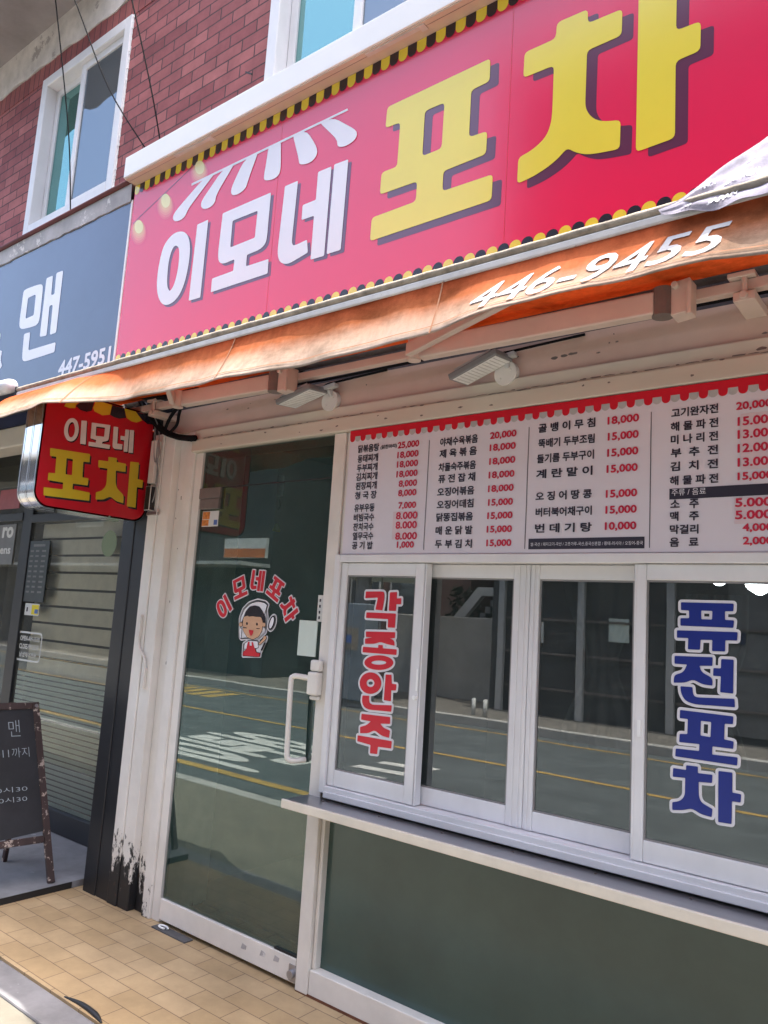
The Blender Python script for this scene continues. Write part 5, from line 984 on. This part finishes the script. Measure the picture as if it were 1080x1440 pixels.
# ---------------------------------------------------------------- neighbour shop front (recessed)
Nb = thing('neighbour_shopfront', 'recessed dark framed glass shop front with blinds, left of the white pillar', 'shop front', (-4.6, .33, 0))
g = MB(); g.box(-9.0, -3.73, .300, .38, .033, .165); g.box(-5.545, -5.415, .306, .40, .165, 2.59); g.box(-9.0, -5.546, .300, .38, 2.02, 2.08); g.box(-5.415, -3.73, .300, .38, 2.0, 2.06)
g.build('frame', M['dark_frame'], Nb, bevel=.004)
pane('shop_pane', -5.414, -3.732, .325, .166, 1.999, M['glass_left'], Nb)
pane('shop_pane', -8.99, -5.566, .325, .166, 2.019, M['glass_left'], Nb)
pane('shop_pane', -5.414, -3.732, .325, 2.061, 2.589, M['glass_left'], Nb); pane('shop_pane', -8.99, -5.566, .325, 2.081, 2.589, M['glass_left'], Nb)
g = MB(); z = 2.0
while z > .95:        # zebra blind: broad pale bands with thin dark gaps
    g.box(-5.40, -3.735, .395, .400, z - .102, z); z -= .118
g.build('zebra_blind', M['blind'], Nb)
g = MB(); z = .955
while z > .18:
    g.box(-5.40, -3.735, .3345, .3365, z - .022, z); z -= .032
g.build('film_strip', M['film'], Nb)
MB().box(-5.41, -3.732, .46, .47, .166, 2.58).build('dark_backing', M['poster_grey'], Nb)
g = MB(); g.box(-9, -5.42, 1.9, 2.0, .03, 2.6); g.box(-9.1, -9.001, .30, 2.0, -.1, 2.86); g.box(-5.44, -5.42, .48, 1.9, .03, 2.6); g.box(-9, -5.42, .40, 2.0, 2.601, 2.7); g.build('back_wall', M['wall_dark'], Nb)
PNb = PL['front'](.3245)
fr_ = MB(); lo = rrect(-5.440, -5.100, 1.030, 1.232, .035); li = rrect(-5.428, -5.112, 1.042, 1.220, .028)
decal(fr_, [lo, li], PNb, 0, 0, .0012)
text(fr_, 'OPEN-AM·10:30', PNb, -5.40, -5.135, 1.185, .034, .0012, .02); text(fr_, 'CLOSE-PM·20:30', PNb, -5.40, -5.135, 1.130, .034, .0012, .02); text(fr_, '남성헤어전문', PNb, -5.385, -5.155, 1.075, .034, .0012, .02)
fr_.build('hours_sticker', M['far_white'], Nb)
g = MB(); g.box(-5.385, -5.19, .3222, .3242, 1.345, 1.428, 0); g.box(-5.29, -5.195, .3208, .3221, 1.352, 1.42, 1); g.box(-5.245, -5.20, .3195, .3207, 1.36, 1.39, 2); g.box(-5.36, -5.345, .3208, .3221, 1.37, 1.40, 3)
g.build('card_sticker', [M['far_white'], M['vin_yellow'], M['sticker_blue'], M['vin_black']], Nb)
g = MB(); g.box(-5.405, -5.135, .312, .3235, 1.440, 1.868); ps = g.build('price_poster', M['poster'], Nb)
g = MB(); PPo = PL['front'](.3118)
for rI in range(9):
    for cI, (a_, b_) in enumerate(((-5.385, -5.34), (-5.31, -5.265), (-5.225, -5.17))):
        zc = 1.79 - rI * .036; g.add([PPo(a_, zc, .001), PPo(b_, zc, .001), PPo(b_, zc + .013, .001), PPo(a_, zc + .013, .001)], [(0, 1, 2, 3)])
g.add([PPo(-5.35, 1.828, .001), PPo(-5.19, 1.828, .001), PPo(-5.19, 1.845, .001), PPo(-5.35, 1.845, .001)], [(0, 1, 2, 3)])
g.build('poster_print', M['poster_grey'], ps)
g = MB(); g.box(-5.97, -5.66, .318, .3238, 1.70, 2.0, 0); g.box(-5.98, -5.66, .318, .3238, 2.12, 2.27, 1)
ps2 = g.build('window_poster', [M['poster_grey'], M['pink_card']], Nb)
g = MB(); text(g, 'ro', PL['front'](.3178), -5.86, -5.69, 1.94, .085, .001, .04); text(g, 'mens', PL['front'](.3178), -5.95, -5.70, 1.80, .045, .001, .03); g.build('poster_print', M['far_white'], ps2)
g = MB(); decal(g, [disc(-4.42, 1.84, .085, .085)], PNb, 0, 0, .001); g.build('round_sticker', pm('green_sticker', (.17, .22, .12), .5, .1, 5), Nb)
# neighbour's awning tube and navy cloth
NA = thing('awning', 'rolled up navy awning of the left shop with plastic wrapped white tube', 'awning', (-6, -.3, 2.6))
g = MB(); g.tube([(-9, -.56, 2.585), (-4.16, -.56, 2.585)], .030, 14); g.build('front_tube', M['white_trim'], NA, smooth=True)
g = MB(); g.tube([(-4.30, -.56, 2.585), (-4.27, -.56, 2.585), (-4.20, -.56, 2.587), (-4.12, -.56, 2.585), (-4.09, -.56, 2.585), (-4.078, -.56, 2.585)], [.030, .037, .040, .039, .033, .012], 16, 2); g.build('plastic_wrap', M['vinyl_wrap'], NA, smooth=True)
g = MB(); g.add([(-9, -.545, 2.575), (-4.10, -.545, 2.575), (-4.10, -.12, 2.72), (-9, -.12, 2.72), (-9, -.545, 2.578), (-4.10, -.545, 2.578), (-4.10, -.12, 2.723), (-9, -.12, 2.723)], [(0, 1, 2, 3), (7, 6, 5, 4), (1, 5, 6, 2), (0, 4, 5, 1)])
g.box(-9, -3.80, -.118, -.1, 2.565, 2.64); g.build('navy_cloth', M['navy_cloth'], NA)

# ---------------------------------------------------------------- chalkboard
CB = thing('chalkboard', 'worn wooden A-frame chalkboard with chalk opening hours by the left shop', 'chalkboard', (-3.95, -.4, .032))
ud = Vector((-.14, -.99, 0)).normalized()            # from the right-hand leg towards the street
hp = Vector((-3.835, -.150, .033)); tp = Vector((-4.145, -.185, .900)); vd = (tp - hp).normalized(); nrm = ud.cross(vd).normalized()
if nrm.x < 0: nrm = -nrm
Hh = (tp - hp).length; Wd = .52
def cbp(u, v, h=0): return hp + ud * u + vd * v + nrm * h
def cbar(a, b, w, d): 
    g = MB(); A_ = cbp(*a); B_ = cbp(*b); dd = B_ - A_; side = dd.normalized().cross(nrm)
    return g.obox((A_ + B_) / 2, dd, dd.length / 2, side, w / 2, nrm, d / 2)
cbar((0, 0), (0, Hh), .034, .024).build('leg', M['wood'], CB, bevel=.003); cbar((Wd, 0), (Wd, Hh), .034, .024).build('leg', M['wood'], CB, bevel=.003)
cbar((.018, Hh - .018), (Wd - .018, Hh - .018), .036, .022).build('top_rail', M['wood'], CB, bevel=.003); cbar((.018, .215), (Wd - .018, .215), .034, .022).build('bottom_rail', M['wood'], CB, bevel=.003)
bd = cbar((Wd / 2, .233), (Wd / 2, Hh - .036), Wd - .036, .008).build('writing_board', M['board'], CB)
g = MB(); g.cyl(cbp(.0, Hh - .02, .014), nrm, .009, .006, 10); g.build('corner_plate', M['steel'], CB)
for u in (0, Wd):
    b0 = cbp(u, .45, -.02); b1 = Vector((b0.x - .30, b0.y, .033)); t0 = cbp(u, Hh - .03, -.03)
    g = MB(); g.bar(t0, b1, .03, .02, (0, 1, 0)); g.build('rear_leg', M['wood'], CB, bevel=.003)
g = MB(); g.obox(cbp(.012, .60, -.03), vd, .04, ud, .012, nrm, .012); g.build('hinge_stay', M['wood'], CB)
g = MB(); PC = lambda u, v, h: cbp(Wd - u, v, .0045 + h)
text(g, '맨', PC, Wd - .150, Wd - .092, Hh - .135, .085, .001, -.014)
text(g, '10시30', PC, Wd - .255, Wd - .080, .475, .027, .001, -.010); text(g, '20시30', PC, Wd - .255, Wd - .085, .425, .027, .001, -.010)
text(g, '~11까지', PC, Wd - .23, Wd - .055, .66, .05, .001, -.012)
g.build('chalk_writing', M['chalk'], bd)

# ---------------------------------------------------------------- across the street (seen in the glass)
CW = MB(); CW.box(-10.3, -7.42, -11.3, -11.0, -.01, 1.64); CW = CW.build('concrete_wall', M['wall_grey'], bevel=.02)
tag(CW, 'plain grey concrete wall across the road, mirrored in the second window pane', 'wall')
St = thing('outdoor_stairs', 'concrete steps with a solid parapet rising behind the grey wall opposite', 'stairs', (-8, -12, 0))
g = MB(); g.prism([(-9.3, 1.50), (-8.6, 2.30), (-7.5, 2.30), (-7.5, 2.12), (-8.5, 2.12), (-9.1, 1.40)], -11.75, -11.6); g.build('parapet', M['far_awn'], St)
g = MB()
for i in range(8): g.box(-9.1 + i * .12, -7.6, -13.0, -11.76, 0.0 + (.001 * i), 1.2 + i * .14)
g.build('step', M['wall_grey'], St)
def house(name, lab, x0, x1, y0, y1, h, mat, wins, extra=None):
    t = thing(name, lab, 'building', ((x0 + x1) / 2, (y0 + y1) / 2, 0))
    MB().box(x0, x1, y0, y1, -.02, h).build('wall', mat, t)
    MB().box(x0 - .15, x1 + .15, y0 - .1, y1 + .2, h + .002, h + .18).build('roof_edge', M['far_awn'], t, bevel=.02)
    for (a, b, c, d) in wins:
        w = MB(); w.box(a, b, y1 + .002, y1 + .06, c, d); w = w.build('window', M['far_white'], t)
        MB().box(a + .06, b - .06, y1 + .061, y1 + .07, c + .06, d - .06).build('pane', M['glass_screen'], w)
    return t
h1 = house('brown_house', 'dull brown rendered house across the road behind the grey wall end', -13.05, -9.4, -18, -12.6, 5.2, M['wall_brown'], ((-11.6, -10.4, 1.5, 2.9), (-12.9, -11.9, 1.5, 2.9), (-11.6, -10.4, 3.6, 4.7)))
h2 = house('dark_house', 'tall dark shop building across the road, mirrored in the right-hand windows', -7.40, 14, -18, -10.2, 12.5, M['wall_dark'], ((-3.4, -1.8, 3.3, 4.2), (0, 2, 3.3, 4.2), (4, 6, 3.3, 4.2)))
MB().box(-3.2, 11.6, -10.197, -10.15, .1, 2.5).build('shutter', M['poster_grey'], h2)
for k in range(7): MB().box(-7.2 + k * 1.55, -7.08 + k * 1.55, -10.147, -10.06, 0, 2.62).build('shop_post', M['lamp_grey'], h2)
for k in range(6):
    g = MB()
    for z in (.45, 1.05, 1.65): g.box(-7.05 + k * 1.55, -5.70 + k * 1.55, -10.145, -10.10, z, z + .035)
    g.build('shutter_rail', M['lock'], h2)
for k, (x, w, mt) in enumerate(((-6.8, .5, 'far_white'), (-5.1, .35, 'paper'), (-3.4, .45, 'navy_cloth'), (-1.2, .6, 'far_orange'), (.7, .4, 'far_white'))):
    MB().box(x, x + w, -10.140, -10.12, 1.25 + .1 * (k % 3), 1.62 + .12 * (k % 2)).build('poster', M[mt], h2)
MB().box(-7.3, 13, -10.145, -9.75, 2.62, 2.75).build('ledge', M['far_awn'], h2)
h3 = house('grey_house', 'grey shop building with a white ledge across the road, mirrored in the glass door', -75, -13.25, -18, -10.0, 5.6, M['wall_dark'], ((-20, -18.5, 3.8, 4.9), (-23, -21.5, 3.8, 4.9)))
MB().box(-70, -13.25, -9.98, -9.1, 2.52, 2.60).build('ledge', M['far_awn'], h3); 
g = MB(); g.box(-14.8, -13.35, -9.98, -9.9, 2.75, 3.22); g.build('shop_sign', M['far_white'], h3)
g = MB(); g.box(-14.78, -13.37, -9.898, -9.89, 2.76, 2.97); g.build('sign_stripe', M['far_orange'], h3)
for x in (-17.5, -16.2, -20): MB().box(x, x + .12, -9.98, -9.86, 0, 2.5).build('shop_post', M['far_awn'], h3)
h4 = house('tall_house', 'brown two storey house standing behind the grey wall and stairs opposite', -9.36, -7.45, -22, -14.2, 7.5, M['wall_brown'], ((-8.6, -7.8, 2.4, 3.5),))
Po = thing('utility_pole', 'round concrete utility pole with a blue grey box on the far pavement', 'pole', (-9.5, -9.0, 0))
g = MB(); g.tube([(-9.5, -9.0, 0), (-9.5, -9.0, 7)], [.17, .12], 16); g.build('shaft', M['pole'], Po, smooth=True)
g = MB(); g.box(-9.75, -8.95, -8.85, -8.45, 0, 1.75); g.build('control_box', pm('bluegrey_box', (.20, .24, .28), .5, .15, 3), Po, bevel=.02)
g = MB(); g.box(-9.6, -9.1, -8.448, -8.44, .9, 1.3, 0); g.box(-9.42, -9.25, -8.437, -8.43, 1.02, 1.16, 1); g.build('notice', [M['bar_top'], M['sticker_blue']], Po)
def shrub(x, y, z0, w, h, lab):
    t = thing('shrub', lab, 'shrub', (x, y, z0), 'shrubs across the road')
    g = MB(); vs = []
    for i in range(700):
        a = random.uniform(0, 6.283); r0 = random.random() ** .5; zz = random.random()
        c = Vector((x + w * r0 * math.cos(a) * (1.1 - .6 * zz), y + .5 * r0 * math.sin(a), z0 + .3 + h * zz))
        d1 = Vector((random.uniform(-1, 1), random.uniform(-1, 1), random.uniform(-1, 1))).normalized(); d2 = d1.orthogonal().normalized(); s_ = random.uniform(.05, .11)
        g.add([c - d1 * s_, c + d2 * s_ * .5, c + d1 * s_, c - d2 * s_ * .5], [(0, 1, 2, 3)])
    g.build('foliage', M['leaf'], t)
    g = MB()
    for k in range(4): g.tube([(x + .05 * k, y, z0), (x + random.uniform(-w, w) * .5, y, z0 + h * .7)], [.03, .01], 6)
    g.build('stem', M['wood'], t)
shrub(-8.4, -13.4, 0, .8, 2.6, 'dark leafy shrub behind the grey wall, above the mirrored steps'); shrub(-9.3, -12.2, 0, .5, 2.0, 'dark leafy shrub at the end of the grey wall, beside the brown house')
for k, x in enumerate((-6.9, -6.68)):
    g = MB(); g.tube([(x, -8.85, -.01), (x, -8.85, .28)], .035, 10); tag(g.build('bollard', M['far_white'], smooth=True), ('short white road post across the road, left of a pair', 'short white road post across the road, right of a pair')[k], 'bollard', 'road posts')
